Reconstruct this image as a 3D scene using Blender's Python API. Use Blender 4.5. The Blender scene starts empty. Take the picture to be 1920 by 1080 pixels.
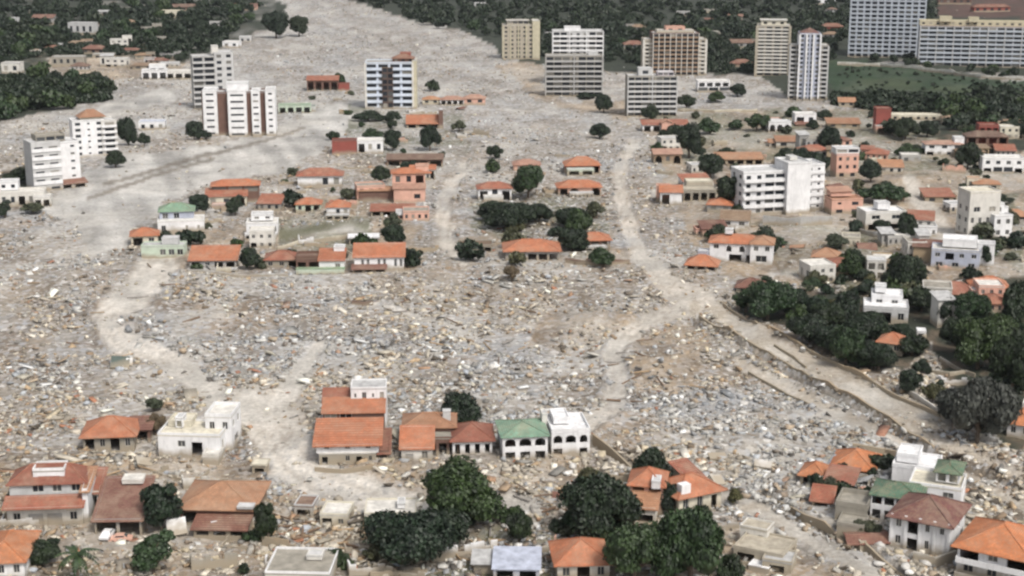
import bpy, math, random
import numpy as np

sc = bpy.context.scene
col = sc.collection
RAD = math.radians
rnd = random.Random(11)
rng = np.random.default_rng(5)

# ------------------------------------------------------------------ camera
FPX, PITCH, CAMH = 2900.0, RAD(14.3), 112.0      # focal length (px of a 1920 wide frame), tilt, height in metres
cam_d = bpy.data.cameras.new('camera')
cam = bpy.data.objects.new('camera', cam_d)
col.objects.link(cam)
cam.location = (0, 0, CAMH)
cam.rotation_euler = (math.pi / 2 - PITCH, 0, 0)
cam_d.sensor_width = 36.0
cam_d.lens = FPX / 1920 * 36.0
cam_d.clip_start = 1.0
cam_d.clip_end = 40000.0
sc.camera = cam

# ------------------------------------------------------------------ sky, sun, exposure
SUN_EL, SUN_AZ = RAD(52), RAD(146)               # azimuth clockwise from +Y (view direction): behind the camera, to its right
world = bpy.data.worlds.new('World')
sc.world = world
world.use_nodes = True
wn = world.node_tree.nodes
wl = world.node_tree.links
bg = wn['Background']
sky = wn.new('ShaderNodeTexSky')
sky.sky_type = 'NISHITA'
sky.sun_disc = False
sky.sun_elevation = SUN_EL
sky.sun_rotation = SUN_AZ
sky.air_density = 1.0
sky.dust_density = 5.0
sky.ozone_density = 1.0
hs_ = wn.new('ShaderNodeHueSaturation')              # a veiled, nearly colourless sky
hs_.inputs['Saturation'].default_value = .25
wl.new(sky.outputs[0], hs_.inputs['Color'])
wl.new(hs_.outputs[0], bg.inputs[0])
bg.inputs[1].default_value = 0.105
sun_d = bpy.data.lights.new('sun', 'SUN')
sun_d.energy = 1.5
sun_d.angle = RAD(10)
sun_d.color = (1.0, 0.925, 0.82)
sun = bpy.data.objects.new('sun', sun_d)
col.objects.link(sun)
sun.rotation_euler = (math.pi / 2 - SUN_EL, 0, math.pi - SUN_AZ)
sun.location = (0, 0, 400)
sc.view_settings.view_transform = 'Standard'
sc.view_settings.look = 'None'
sc.view_settings.gamma = 1.0
sc.view_settings.use_curve_mapping = False
sc.view_settings.exposure = 0.66
sc.render.engine = 'CYCLES'
sc.cycles.max_bounces = 6
sc.cycles.diffuse_bounces = 2
sc.cycles.glossy_bounces = 2
sc.cycles.filter_width = 2.5

# ------------------------------------------------------------------ measuring the place
def G(px, py, z=0.0):
    """ground point seen at a pixel of the survey photograph"""
    x = (px - 960) / FPX
    v = -(py - 540) / FPX
    cp, sp = math.cos(PITCH), math.sin(PITCH)
    dx, dy, dz = x, cp + v * sp, -sp + v * cp
    t = (CAMH - z) / -dz
    return dx * t, dy * t
def mpp(py):
    v = -(py - 540) / FPX
    return CAMH / (math.sin(PITCH) - v * math.cos(PITCH)) / FPX
def vmpp(py):
    a = PITCH + math.atan((py - 540) / FPX)
    return mpp(py) / math.cos(a)

def hsh(ix, iy, s):
    n = np.sin(ix * 127.1 + iy * 311.7 + s * 74.7) * 43758.5453
    return n - np.floor(n)
def vnoise(x, y, s=0):
    x = np.asarray(x, float); y = np.asarray(y, float)
    ix, iy = np.floor(x), np.floor(y)
    fx, fy = x - ix, y - iy
    fx = fx * fx * (3 - 2 * fx); fy = fy * fy * (3 - 2 * fy)
    a = hsh(ix, iy, s); b = hsh(ix + 1, iy, s); c = hsh(ix, iy + 1, s); d = hsh(ix + 1, iy + 1, s)
    return (a * (1 - fx) + b * fx) * (1 - fy) + (c * (1 - fx) + d * fx) * fy
def fbm(x, y, s=0, o=4):
    t = 0; amp = .5; tot = 0
    for i in range(o):
        t = t + amp * vnoise(x * 2 ** i, y * 2 ** i, s + i * 3); tot += amp; amp *= .5
    return t / tot

# ------------------------------------------------------------------ objects
def tag(o, label=None, cat=None, group=None, kind=None):
    if label: o['label'] = label
    if cat: o['category'] = cat
    if group: o['group'] = group
    if kind: o['kind'] = kind
    return o
def empty(name, loc, rz=0.0):
    o = bpy.data.objects.new(name, None)
    o.empty_display_size = 1.0
    col.objects.link(o)
    o.location = loc
    o.rotation_euler = (0, 0, rz)
    return o
def link(name, me, parent=None, loc=(0, 0, 0), rz=0.0, scale=(1, 1, 1)):
    o = bpy.data.objects.new(name, me)
    col.objects.link(o)
    if parent is not None: o.parent = parent
    o.location = loc
    o.rotation_euler = (0, 0, rz)
    o.scale = scale
    return o
def mesh(name, V, Fc, mats, idx=None, smooth=False):
    me = bpy.data.meshes.new(name)
    me.from_pydata([tuple(v) for v in V], [], Fc)
    for m in (mats if isinstance(mats, (list, tuple)) else [mats]): me.materials.append(m)
    if idx: me.polygons.foreach_set('material_index', idx)
    if smooth: me.polygons.foreach_set('use_smooth', [True] * len(me.polygons))
    me.update()
    return me
def npmesh(name, V, Q, mat, color=None, k=4, smooth=False):
    me = bpy.data.meshes.new(name)
    V = np.ascontiguousarray(V, dtype=np.float32); Q = np.ascontiguousarray(Q, dtype=np.int32)
    me.vertices.add(len(V)); me.vertices.foreach_set('co', V.ravel())
    me.loops.add(Q.size); me.loops.foreach_set('vertex_index', Q.ravel())
    me.polygons.add(len(Q))
    me.polygons.foreach_set('loop_start', np.arange(0, Q.size, k, dtype=np.int32))
    me.polygons.foreach_set('loop_total', np.full(len(Q), k, dtype=np.int32))
    if smooth: me.polygons.foreach_set('use_smooth', np.ones(len(Q), dtype=bool))
    me.update(calc_edges=True)
    if color is not None:
        a = me.color_attributes.new('soil', 'FLOAT_COLOR', 'POINT')
        a.data.foreach_set('color', np.ascontiguousarray(color, dtype=np.float32).ravel())
    me.materials.append(mat)
    return me
def box(V, Fc, x0, x1, y0, y1, z0, z1):
    n = len(V)
    V += [(x0, y0, z0), (x1, y0, z0), (x1, y1, z0), (x0, y1, z0), (x0, y0, z1), (x1, y0, z1), (x1, y1, z1), (x0, y1, z1)]
    Fc += [(n, n + 3, n + 2, n + 1), (n + 4, n + 5, n + 6, n + 7), (n, n + 1, n + 5, n + 4), (n + 1, n + 2, n + 6, n + 5), (n + 2, n + 3, n + 7, n + 6), (n + 3, n, n + 4, n + 7)]

# ------------------------------------------------------------------ materials
MATS = {}
class NT:
    def __init__(s, name):
        s.m = bpy.data.materials.new(name); s.m.use_nodes = True
        s.n = s.m.node_tree.nodes; s.l = s.m.node_tree.links
        s.b = s.n['Principled BSDF']
    def node(s, t, **kw):
        o = s.n.new(t)
        for k, v in kw.items():
            if k.startswith('i_'):
                key = k[2:]
                o.inputs[int(key) if key.isdigit() else key.replace('_', ' ')].default_value = v
            else: setattr(o, k, v)
        return o
    def k(s, a, b): s.l.new(a, b)
    def mix(s, fac, a, b, mode='MIX'):
        o = s.n.new('ShaderNodeMix'); o.data_type = 'RGBA'; o.blend_type = mode
        for sock, v in ((o.inputs[0], fac), (o.inputs[6], a), (o.inputs[7], b)):
            if isinstance(v, (int, float)): sock.default_value = v
            elif isinstance(v, tuple): sock.default_value = v if len(v) == 4 else v + (1,)
            else: s.k(v, sock)
        return o.outputs[2]
    def ramp(s, src, p):
        o = s.n.new('ShaderNodeValToRGB')
        e = o.color_ramp.elements
        while len(e) < len(p): e.new(0.5)
        for i, (pos, c) in enumerate(p):
            e[i].position = pos; e[i].color = (c, c, c, 1) if isinstance(c, (int, float)) else c + (1,)
        s.k(src, o.inputs[0]); return o.outputs[0]
    def noise(s, vec, scale, detail=4, rough=.55):
        o = s.n.new('ShaderNodeTexNoise')
        o.inputs['Scale'].default_value = scale; o.inputs['Detail'].default_value = detail; o.inputs['Roughness'].default_value = rough
        if vec is not None: s.k(vec, o.inputs['Vector'])
        return o.outputs['Fac']
    def bump(s, h, st, dist):
        o = s.n.new('ShaderNodeBump'); o.inputs['Strength'].default_value = st; o.inputs['Distance'].default_value = dist
        s.k(h, o.inputs['Height']); s.k(o.outputs[0], s.b.inputs['Normal'])

def wall_mat(key, c, dirt=0.5):
    """rendered masonry with rain streaks, stains and a dried mud line left by the flood"""
    if key in MATS: return MATS[key]
    t = NT('plaster_' + key); t.b.inputs['Roughness'].default_value = .85
    geo = t.node('ShaderNodeNewGeometry').outputs['Position']
    st = t.node('ShaderNodeMapping'); st.inputs['Scale'].default_value = (1, 1, .22); t.k(geo, st.inputs['Vector'])
    n1 = t.noise(geo, .35, 5); n2 = t.noise(st.outputs[0], 1.6, 4)
    f1 = t.ramp(n1, [(.38, 0.0), (.68, 1.0)]); f2 = t.ramp(n2, [(.5, 0.0), (.75, 1.0)])
    a = t.mix(f1, c, tuple(x * .82 for x in c))
    g = tuple(x * .55 + .02 for x in c)
    mul = t.node('ShaderNodeMath', operation='MULTIPLY', i_1=dirt); t.k(f2, mul.inputs[0])
    a = t.mix(mul.outputs[0], a, g)
    sep = t.node('ShaderNodeSeparateXYZ'); t.k(geo, sep.inputs[0])
    ad = t.node('ShaderNodeMath', operation='MULTIPLY_ADD', i_1=-2.6); t.k(n1, ad.inputs[0]); t.k(sep.outputs[2], ad.inputs[2])
    mr = t.node('ShaderNodeMapRange'); mr.inputs[1].default_value = -.7; mr.inputs[2].default_value = .8; mr.inputs[3].default_value = .92; mr.inputs[4].default_value = 0.0
    t.k(ad.outputs[0], mr.inputs[0])
    a = t.mix(mr.outputs[0], a, (.30, .255, .19))
    t.k(a, t.b.inputs['Base Color'])
    t.bump(t.noise(geo, 3.0, 4), .3, .03)
    MATS[key] = t.m; return t.m

def roof_mat(key, c):
    """clay tiles: courses, weathered patches and lichen"""
    key = 'roof_' + key
    if key in MATS: return MATS[key]
    t = NT('clay_' + key); t.b.inputs['Roughness'].default_value = .8
    tc = t.node('ShaderNodeTexCoord').outputs['Object']
    oi = t.node('ShaderNodeObjectInfo').outputs['Random']
    off = t.node('ShaderNodeVectorMath', operation='ADD'); t.k(tc, off.inputs[0])
    sc_ = t.node('ShaderNodeMath', operation='MULTIPLY', i_1=60.0); t.k(oi, sc_.inputs[0]); t.k(sc_.outputs[0], off.inputs[1])
    v = off.outputs[0]
    n1 = t.ramp(t.noise(v, .5, 5, .62), [(.36, 0.0), (.66, 1.0)])
    n2 = t.ramp(t.noise(v, 2.2, 4, .6), [(.44, 0.0), (.66, 1.0)])
    vo = t.node('ShaderNodeTexVoronoi', i_Scale=2.6); t.k(v, vo.inputs['Vector'])
    hue = t.mix(vo.outputs['Color'], tuple(x * .72 for x in c), tuple(min(1, x * 1.25 + .015) for x in c))
    a = t.mix(n1, hue, tuple(c[i] * f for i, f in enumerate((.62, .60, .62))))
    m = t.node('ShaderNodeMath', operation='MULTIPLY', i_1=.6); t.k(n2, m.inputs[0])
    a = t.mix(m.outputs[0], a, (.26, .16, .10))
    tint = t.ramp(oi, [(0.0, (.70, .74, .80)), (.35, (1.0, 1.0, 1.0)), (.65, (.86, .98, 1.08)), (1.0, (1.06, 1.04, .98))])
    a = t.mix(1.0, a, tint, 'MULTIPLY')
    dz = t.ramp(t.noise(v, .22, 6, .68), [(.46, 0.0), (.66, .42)])
    a = t.mix(dz, a, (.36, .29, .215))
    wv = t.node('ShaderNodeTexWave', wave_type='BANDS', bands_direction='Z', i_Scale=2.3, i_Distortion=.6); t.k(tc, wv.inputs[0])
    w2 = t.ramp(wv.outputs[1], [(0.0, 0.0), (.35, 1.0)])
    a = t.mix(w2, tuple(x * .55 for x in c), a)
    t.k(a, t.b.inputs['Base Color'])
    t.bump(t.noise(v, 4.0, 3), .5, .06)
    MATS[key] = t.m; return t.m

def plain_mat(key, c, rough=.8, var=.35, scale=.8, bump=.25):
    if key in MATS: return MATS[key]
    t = NT(key); t.b.inputs['Roughness'].default_value = rough
    geo = t.node('ShaderNodeNewGeometry').outputs['Position']
    n = t.ramp(t.noise(geo, scale, 5, .6), [(.33, 0.0), (.68, 1.0)])
    a = t.mix(n, tuple(x * (1 - var) for x in c), tuple(min(1, x * (1 + var * .4)) for x in c))
    t.k(a, t.b.inputs['Base Color'])
    if bump: t.bump(t.noise(geo, scale * 5, 3), bump, .05)
    MATS[key] = t.m; return t.m

def glass_mat():
    if 'glass' in MATS: return MATS['glass']
    t = NT('window_glass'); t.b.inputs['Roughness'].default_value = .12
    oi = t.node('ShaderNodeObjectInfo').outputs['Random']
    a = t.ramp(oi, [(.0, (.014, .017, .022)), (.5, (.03, .036, .046)), (.72, (.07, .075, .08)), (.9, (.17, .165, .15)), (1.0, (.34, .32, .28))])
    t.k(a, t.b.inputs['Base Color'])
    MATS['glass'] = t.m; return t.m

def soil_mat(key, stones, bscale, bdist):
    """ground: the colour of each kind of soil comes with the mesh, grit, stones and damp patches are added here"""
    if key in MATS: return MATS[key]
    t = NT(key); t.b.inputs['Roughness'].default_value = .95
    geo = t.node('ShaderNodeNewGeometry').outputs['Position']
    at = t.node('ShaderNodeAttribute', attribute_name='soil')
    n1 = t.ramp(t.noise(geo, .06, 6, .6), [(.36, .74), (.64, 1.16)])
    n2 = t.ramp(t.noise(geo, .9, 5, .65), [(.3, .72), (.7, 1.2)])
    a = t.mix(1.0, at.outputs['Color'], n1, 'MULTIPLY'); a = t.mix(1.0, a, n2, 'MULTIPLY')
    vo = t.node('ShaderNodeTexVoronoi', i_Scale=.85, i_Randomness=1.0); t.k(geo, vo.inputs['Vector'])
    hs = t.node('ShaderNodeSeparateColor'); t.k(vo.outputs['Color'], hs.inputs[0])
    stone = t.ramp(hs.outputs[0], [(0.0, (.10, .085, .07)), (.25, (.25, .23, .20)), (.55, (.38, .36, .34)), (.8, (.34, .36, .39)), (1.0, (.66, .64, .62))])
    gate = t.ramp(hs.outputs[1], [(.30, 0.0), (.42, 1.0)])
    am = t.node('ShaderNodeMath', operation='MULTIPLY'); t.k(gate, am.inputs[0]); t.k(at.outputs['Alpha'], am.inputs[1])
    m2 = t.node('ShaderNodeMath', operation='MULTIPLY', i_1=stones); t.k(am.outputs[0], m2.inputs[0])
    a = t.mix(m2.outputs[0], a, stone)
    t.k(a, t.b.inputs['Base Color'])
    t.bump(t.noise(geo, bscale, 5, .65), .8, bdist)
    MATS[key] = t.m; return t.m

def rock_mat():
    if 'rock' in MATS: return MATS['rock']
    t = NT('broken_stone'); t.b.inputs['Roughness'].default_value = .9
    geo = t.node('ShaderNodeNewGeometry').outputs['Position']
    at = t.node('ShaderNodeAttribute', attribute_name='soil')
    n = t.ramp(t.noise(geo, 1.4, 5, .65), [(.3, .70), (.7, 1.15)])
    a = t.mix(1.0, at.outputs['Color'], n, 'MULTIPLY')
    t.k(a, t.b.inputs['Base Color'])
    t.bump(t.noise(geo, 5, 3), .5, .08)
    MATS['rock'] = t.m; return t.m

def leaf_mat(key, dark, light):
    if key in MATS: return MATS[key]
    t = NT(key); t.b.inputs['Roughness'].default_value = .6
    geo = t.node('ShaderNodeNewGeometry').outputs['Position']
    oi = t.node('ShaderNodeObjectInfo').outputs['Random']
    n = t.ramp(t.noise(geo, .55, 4, .6), [(.36, 0.0), (.66, 1.0)])
    n2 = t.ramp(t.noise(geo, 3.0, 2, .6), [(.35, .7), (.65, 1.25)])
    a = t.mix(n, dark, light)
    a = t.mix(1.0, a, n2, 'MULTIPLY')
    hue = t.ramp(oi, [(0.0, (.80, .92, 1.0)), (.5, (1.0, 1.0, 1.0)), (1.0, (1.25, 1.12, .8))])
    a = t.mix(1.0, a, hue, 'MULTIPLY')
    t.k(a, t.b.inputs['Base Color'])
    MATS[key] = t.m; return t.m

WC = dict(white=(.74, .74, .75), offwhite=(.62, .60, .56), cream=(.60, .56, .46), grey=(.36, .355, .345), palegrey=(.50, .50, .50),
          beige=(.40, .36, .29), pink=(.62, .37, .29), brown=(.15, .085, .065), tan=(.38, .29, .19), bluegrey=(.40, .43, .52),
          redwall=(.26, .07, .055), palegreen=(.48, .56, .46), mudgrey=(.29, .27, .23), lilac=(.55, .49, .53), concrete=(.42, .42, .42),
          towergrey=(.46, .47, .50), blueish=(.60, .66, .76), hotelgrey=(.46, .50, .56), yellow=(.50, .46, .34), darkgreen=(.075, .10, .09), darkbrown=(.09, .06, .05), ochre=(.27, .19, .13))
RC = dict(orange=(.50, .165, .076), red=(.34, .112, .068), tan=(.44, .215, .115), pink=(.48, .26, .185), maroon=(.150, .058, .055), brick=(.205, .085, .062),
          green=(.075, .17, .105), palegreen=(.22, .36, .24), mud=(.25, .17, .11), bright=(.55, .19, .075), brown=(.17, .10, .075))
def wm(k): return wall_mat(k, WC[k])
def rm(k):
    if k in RC: return roof_mat(k, RC[k])
    return plain_mat('slab_' + k, WC[k], .85, .35, .6)

# ------------------------------------------------------------------ ground: one sheet cut into the fields it is made of
def pline(px, py, pts):
    """distance in picture pixels (vertical stretched by foreshortening) to a survey line, with its local half width"""
    best = np.full(px.shape, 1e9)
    for (x0, y0, w0), (x1, y1, w1) in zip(pts[:-1], pts[1:]):
        dx, dy = x1 - x0, y1 - y0
        t = np.clip(((px - x0) * dx + (py - y0) * dy) / max(1e-6, dx * dx + dy * dy), 0, 1)
        d = np.hypot(px - x0 - t * dx, (py - y0 - t * dy))
        best = np.minimum(best, d / (w0 + (w1 - w0) * t))
    return best                                    # < 1 inside
def poly(px, py, pts):
    ins = np.zeros(px.shape, bool); n = len(pts)
    for i in range(n):
        x0, y0 = pts[i]; x1, y1 = pts[(i + 1) % n]
        if y0 == y1: continue
        c = ((y0 > py) != (y1 > py)) & (px < (x1 - x0) * (py - y0) / (y1 - y0) + x0)
        ins ^= c
    return ins
TRACKS = [
    [(470, 770, 40), (520, 812, 56), (550, 860, 50), (610, 905, 44), (700, 938, 38), (790, 952, 26), (850, 950, 16), (965, 944, 17), (1010, 962, 12)],
    [(1330, 568, 10), (1240, 590, 16), (1178, 628, 16), (1148, 668, 16), (1163, 715, 17), (1148, 760, 22), (1096, 802, 16)],
    [(300, 500, 34), (262, 555, 28), (195, 596, 22), (222, 636, 24), (310, 672, 22), (362, 705, 22), (405, 752, 22)],
    [(598, 650, 12), (556, 700, 22), (520, 770, 22)],
    [(1335, 575, 13), (1418, 636, 15), (1530, 690, 17), (1650, 752, 17), (1770, 800, 16)],
    [(1640, 762, 9), (1740, 826, 9), (1930, 900, 9)], [(1390, 684, 9), (1470, 722, 11), (1560, 774, 12), (1650, 816, 10), (1760, 866, 9), (1930, 960, 9)],
    [(870, 310, 8), (832, 375, 14), (832, 450, 17), (870, 490, 10)],
    [(1185, 270, 9), (1160, 330, 14), (1172, 400, 15), (1200, 480, 15), (1262, 545, 22), (1330, 565, 14)],
    [(1090, 825, 10), (1200, 880, 11), (1340, 930, 12), (1430, 958, 10), (1520, 1018, 12), (1640, 1080, 14)],
    [(1700, 330, 10), (1735, 390, 22), (1770, 440, 24), (1800, 462, 14)],
    [(1740, 610, 9), (1770, 660, 11), (1830, 705, 9)], [(1450, 520, 6), (1580, 505, 7), (1660, 480, 7)],
    [(650, 560, 3), (760, 590, 3), (900, 640, 3)], [(500, 445, 8), (600, 432, 10), (690, 425, 8)]]
SILT = [[(140, 330), (220, 290), (330, 285), (480, 255), (600, 205), (690, 178), (700, 215), (640, 262), (560, 310), (470, 335), (350, 358), (270, 415), (225, 470), (160, 482), (150, 420), (60, 400), (90, 370)],
        [(330, 320), (560, 265), (560, 310), (440, 326)], [(150, 215), (330, 160), (345, 180), (230, 215), (150, 235)]]
FOREST = [[(-600, -300), (470, -300), (500, -5), (540, 10), (500, 55), (425, 92), (345, 116), (240, 106), (90, 110), (60, 140), (205, 152), (205, 188), (80, 215), (-20, 235), (-600, 330)],
          [(640, -5), (780, 40), (870, 58), (930, 90), (940, 112), (1010, 120), (1200, 140), (1420, 140), (1480, 185), (1560, 190), (1580, 112), (1720, 118), (1740, 132), (2600, 190), (2600, -300), (600, -300)],
          [(1380, 540), (1520, 545), (1620, 555), (1720, 560), (1800, 520), (2600, 520), (2600, 800), (1900, 850), (1800, 760), (1740, 640), (1700, 695), (1600, 690), (1500, 630), (1380, 580)],
          [(1760, 190), (1930, 190), (1930, 280), (1820, 300), (1740, 250)], [(-30, 330), (60, 305), (60, 345), (-20, 400)]]
MEADOW = [[(1548, 108), (1640, 116), (1740, 132), (1940, 156), (1990, 190), (1700, 190), (1570, 186), (1548, 150)]]
EARTH = [[(470, 368), (780, 370), (785, 470), (780, 508), (350, 512), (250, 478), (300, 435), (460, 420)], [(1190, 215), (1560, 205), (2600, 200), (2600, 540), (1700, 560), (1500, 530), (1360, 520), (1290, 430), (1230, 300)],
         [(-400, 870), (200, 855), (480, 860), (560, 930), (690, 960), (1000, 965), (1110, 890), (1200, 905), (1480, 1010), (1640, 1100), (1700, 1400), (-600, 1400)], [(1390, 590), (1500, 640), (1700, 715), (1780, 760), (1770, 790), (1600, 725), (1440, 645)],
         [(1180, 640), (1300, 600), (1330, 660), (1300, 720), (1190, 740)], [(60, 85), (340, 85), (345, 130), (210, 150), (60, 150)], [(1020, 590), (1180, 580), (1200, 610), (1110, 640), (980, 650)], [(440, 740), (600, 740), (600, 790), (500, 790)],
         [(920, 120), (1010, 118), (1050, 190), (1180, 190), (1180, 225), (1080, 210), (1010, 185)], [(870, 440), (950, 440), (1180, 470), (1190, 510), (1060, 500), (880, 480)], [(580, 855), (950, 845), (1110, 850), (1100, 900), (950, 930), (800, 935), (700, 910), (600, 880)]]
SCRUB = [[(890, 370), (1040, 355), (1140, 370), (1150, 500), (1060, 485), (885, 435)], [(1210, 215), (1560, 205), (1920, 200), (1920, 330), (1700, 330), (1560, 300), (1400, 300), (1300, 320)], [(1400, 415), (1520, 420), (1720, 440), (1700, 470), (1600, 500), (1480, 520), (1420, 470)], [(1480, 500), (1720, 490), (1730, 570), (1500, 540)], [(1340, 400), (1560, 300), (1560, 320), (1370, 430)],
         [(520, 400), (700, 400), (700, 470), (520, 480)], [(1700, 690), (1850, 690), (1850, 760), (1760, 760)], [(660, 200), (880, 220), (880, 290), (660, 300)], [(0, 1000), (120, 1000), (200, 1090), (0, 1090)], [(640, 985), (1060, 985), (1060, 1090), (640, 1090)], [(1820, 360), (1920, 360), (1920, 520), (1840, 470)]]
DITCH = [[(1300, 597, 3.5), (1400, 652, 4), (1480, 696, 4.5), (1560, 742, 4.5), (1640, 782, 4.5), (1740, 850, 4), (1930, 925, 4)], [(1105, 828, 4), (1190, 872, 6)], [(1430, 925, 5), (1505, 975, 6), (1620, 1028, 6), (1720, 1085, 6)],
         [(195, 347, 3), (330, 308, 3.5), (480, 269, 3.5), (570, 240, 3)], [(165, 372, 3), (290, 330, 3.5), (400, 300, 3)]]
MOUNDS = [(560, 615, 4, 3, 2.0), (1130, 600, 9, 4, 2.2), (1060, 628, 9, 3, 1.8), (245, 615, 2.2, 2.2, 3.0), (1230, 690, 9, 6, 1.6), (540, 578, 9, 3, 1.3), (960, 520, 30, 6, 1.5), (1500, 620, 20, 4, 1.5),
          (690, 575, 20, 3, 1.2), (200, 520, 20, 10, 1.2), (90, 600, 18, 8, 1.2), (820, 620, 16, 8, 1.3), (960, 690, 14, 6, 1.2), (1300, 660, 8, 5, 1.2), (1450, 780, 12, 6, 1.0), (560, 960, 8, 4, 1.0)]
MW = [(G(a, b), r1, r2, h) for a, b, r1, r2, h in MOUNDS]
def rutd(px, py):
    d = np.full(np.shape(px), 1e9)
    for t in TRACKS[:9]: d = np.minimum(d, pline(px, py, t))
    return d
def relief(x, y, px, py, track):
    x = np.asarray(x, float); y = np.asarray(y, float)
    z = (fbm(x / 45, y / 45, 3, 3) - .5) * 1.6 + (fbm(x / 7, y / 7, 9, 3) - .5) * 1.7 * (1 - .85 * track) + (fbm(x / 19, y / 15, 19, 3) - .5) * 1.8 * (1 - .8 * track)
    rd = rutd(px, py)
    z = z + .55 * np.exp(-((rd - 1.3) / .22) ** 2) * fbm(x / 4, y / 4, 14, 2) * 2 - .10 * np.exp(-((rd - .4) / .12) ** 2)
    for (mx, my), r1, r2, h in MW:
        z = z + h * np.exp(-((x - mx) / r1) ** 2 - ((y - my) / r2) ** 2) * (.7 + .6 * fbm(x / 2.5, y / 2.5, 4, 2))
    return z
def classes(px, py):
    """soil weights at survey points"""
    wob = (fbm(px / 26, py / 13, 21, 4) - .5)
    wx, wy = px + wob * 46, py + (fbm(px / 30, py / 14, 31, 4) - .5) * 24
    tr = np.full(px.shape, 1e9)
    for t in TRACKS: tr = np.minimum(tr, pline(px + wob * 22, py + wob * 16, t))
    tr = tr * (.78 + .5 * fbm(px / 9, py / 6, 33, 3))
    track = np.clip((1.25 - tr) / .5, 0, 1)
    silt = np.zeros(px.shape); 
    for p in SILT: silt = np.maximum(silt, poly(wx, wy, p))
    forest = np.zeros(px.shape); meadow = forest.copy(); earth = forest.copy()
    fx, fy = px + wob * 20, py + wob * 12
    for p in FOREST: forest = np.maximum(forest, poly(fx, fy, p))
    for p in MEADOW: meadow = np.maximum(meadow, poly(fx, fy, p))
    for p in EARTH: earth = np.maximum(earth, poly(wx, wy, p))
    di = np.full(px.shape, 1e9)
    for t in DITCH: di = np.minimum(di, pline(px, py + wob * 5, t))
    ditch = np.clip((1.3 - di) / .6, 0, 1)
    return track, silt, forest, meadow, earth, ditch

STEP = 5.0
rows = list(np.arange(1290, -60, -STEP)) + [-65, -75, -85, -95, -105, -115, -125, -135, -145, -152, -160, -166, -171]
cols = np.arange(-520, 2441, STEP)
PXg, PYg = np.meshgrid(cols, np.array(rows, float))
Xg = np.empty_like(PXg); Yg = np.empty_like(PXg)
for j, r in enumerate(rows):
    x0, y0 = G(960, r); Yg[j, :] = y0; Xg[j, :] = (cols - 960) * mpp(r)
track, silt, forest, meadow, earth, ditch = classes(PXg, PYg)
Zg = relief(Xg, Yg, PXg, PYg, np.maximum(track, silt * .8)) - 1.7 * ditch * (PXg > 700)
far = np.clip((Yg - 1500) / 4000, 0, 1)
Zg = Zg * (1 - far)
def mixc(c, k, w):
    return c * (1 - w[..., None]) + np.array(k) * w[..., None]
n_l = fbm(Xg / 38, Yg / 38, 41, 4); n_m = fbm(Xg / 14, Yg / 14, 51, 4)
soil = np.zeros(PXg.shape + (3,)) + np.array((.285, .252, .210))
soil = mixc(soil, (.29, .292, .295), np.clip((n_l - .5) * 7, 0, 1))          # grey granite gravel
soil = mixc(soil, (.285, .225, .165), np.clip((n_m - .54 + .10 * np.clip((520 - PXg) / 200, 0, 1) * np.clip((PYg - 420) / 80, 0, 1)) * 7, 0, .85))        # brown mud between the stones
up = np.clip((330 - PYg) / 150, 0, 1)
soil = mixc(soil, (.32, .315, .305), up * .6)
soil = mixc(soil, (.32, .25, .175), earth * .9 * (1 - track))
soil = mixc(soil, (.41, .40, .38), silt * .9)
streak = fbm((Xg + .28 * Yg) / 7, Yg / 60, 87, 4)
soil = soil * (1 + np.clip((streak - .5) * 1.5, -.26, .26) * np.clip(silt + up, 0, 1))[..., None]
rut = fbm(PXg / 6, PYg / 5, 81, 3)
trk = track * np.where((PXg > 1000) | (PYg < 480), .74, 1.0)
soil = mixc(soil, (.58, .545, .495), trk * np.clip(.86 + (rut - .5) * 1.4, .4, 1))
rd_ = rutd(PXg, PYg)
soil = mixc(soil, (.34, .30, .25), track * .55 * np.exp(-((rd_ - .42) / .13) ** 2) * np.clip(fbm(PXg / 30, PYg / 18, 85, 2) * 2.4 - .5, 0, 1))
soil = mixc(soil, (.36, .315, .255), np.clip(track * (PXg > 1290) * (PYg > 560) * (fbm(PXg / 20, PYg / 6, 83, 3) * 3 - .7), 0, .85))
scrub = np.zeros(PXg.shape)
for p in SCRUB: scrub = np.maximum(scrub, poly(PXg + (n_l - .5) * 40, PYg + (n_m - .5) * 20, p))
soil = mixc(soil, (.095, .10, .05), np.clip(scrub * (n_m * 3.6 - 1.0), 0, .85))
soil = mixc(soil, (.15, .115, .082), np.clip((fbm(Xg / 9, Yg / 11, 61, 4) - .53) * 7, 0, .7) * (1 - silt) * (1 - track))
soil = mixc(soil, (.45, .43, .395), np.clip((fbm(Xg / 22, Yg / 34, 71, 4) - .55) * 7, 0, .7) * (1 - earth * .4))
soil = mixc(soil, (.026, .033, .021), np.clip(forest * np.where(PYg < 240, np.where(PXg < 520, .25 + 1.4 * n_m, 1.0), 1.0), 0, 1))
red_ = poly(PXg + (n_m - .5) * 40, PYg + (n_m - .5) * 16, [(1752, -60), (2100, -60), (2100, 40), (1752, 30)]).astype(float)
soil = mixc(soil, (.085, .045, .036), red_ * np.clip(.4 + n_m, 0, 1))
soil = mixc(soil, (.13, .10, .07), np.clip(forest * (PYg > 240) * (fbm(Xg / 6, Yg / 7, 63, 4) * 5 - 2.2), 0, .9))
soil = mixc(soil, (.016, .038, .014), np.clip(meadow * (.85 + .3 * n_m), 0, 1))
soil = mixc(soil, (.075, .085, .04), np.clip(meadow * (n_l - .5) * 4, 0, .35))
soil = mixc(soil, (.14, .115, .085), ditch * .8)
stone = np.clip(1 - track * 1.0 - silt * .75 - forest - meadow - earth * .45, 0, 1)
soil4 = np.concatenate([soil, stone[..., None]], 2)
zone = np.zeros(PXg.shape, int)
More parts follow.
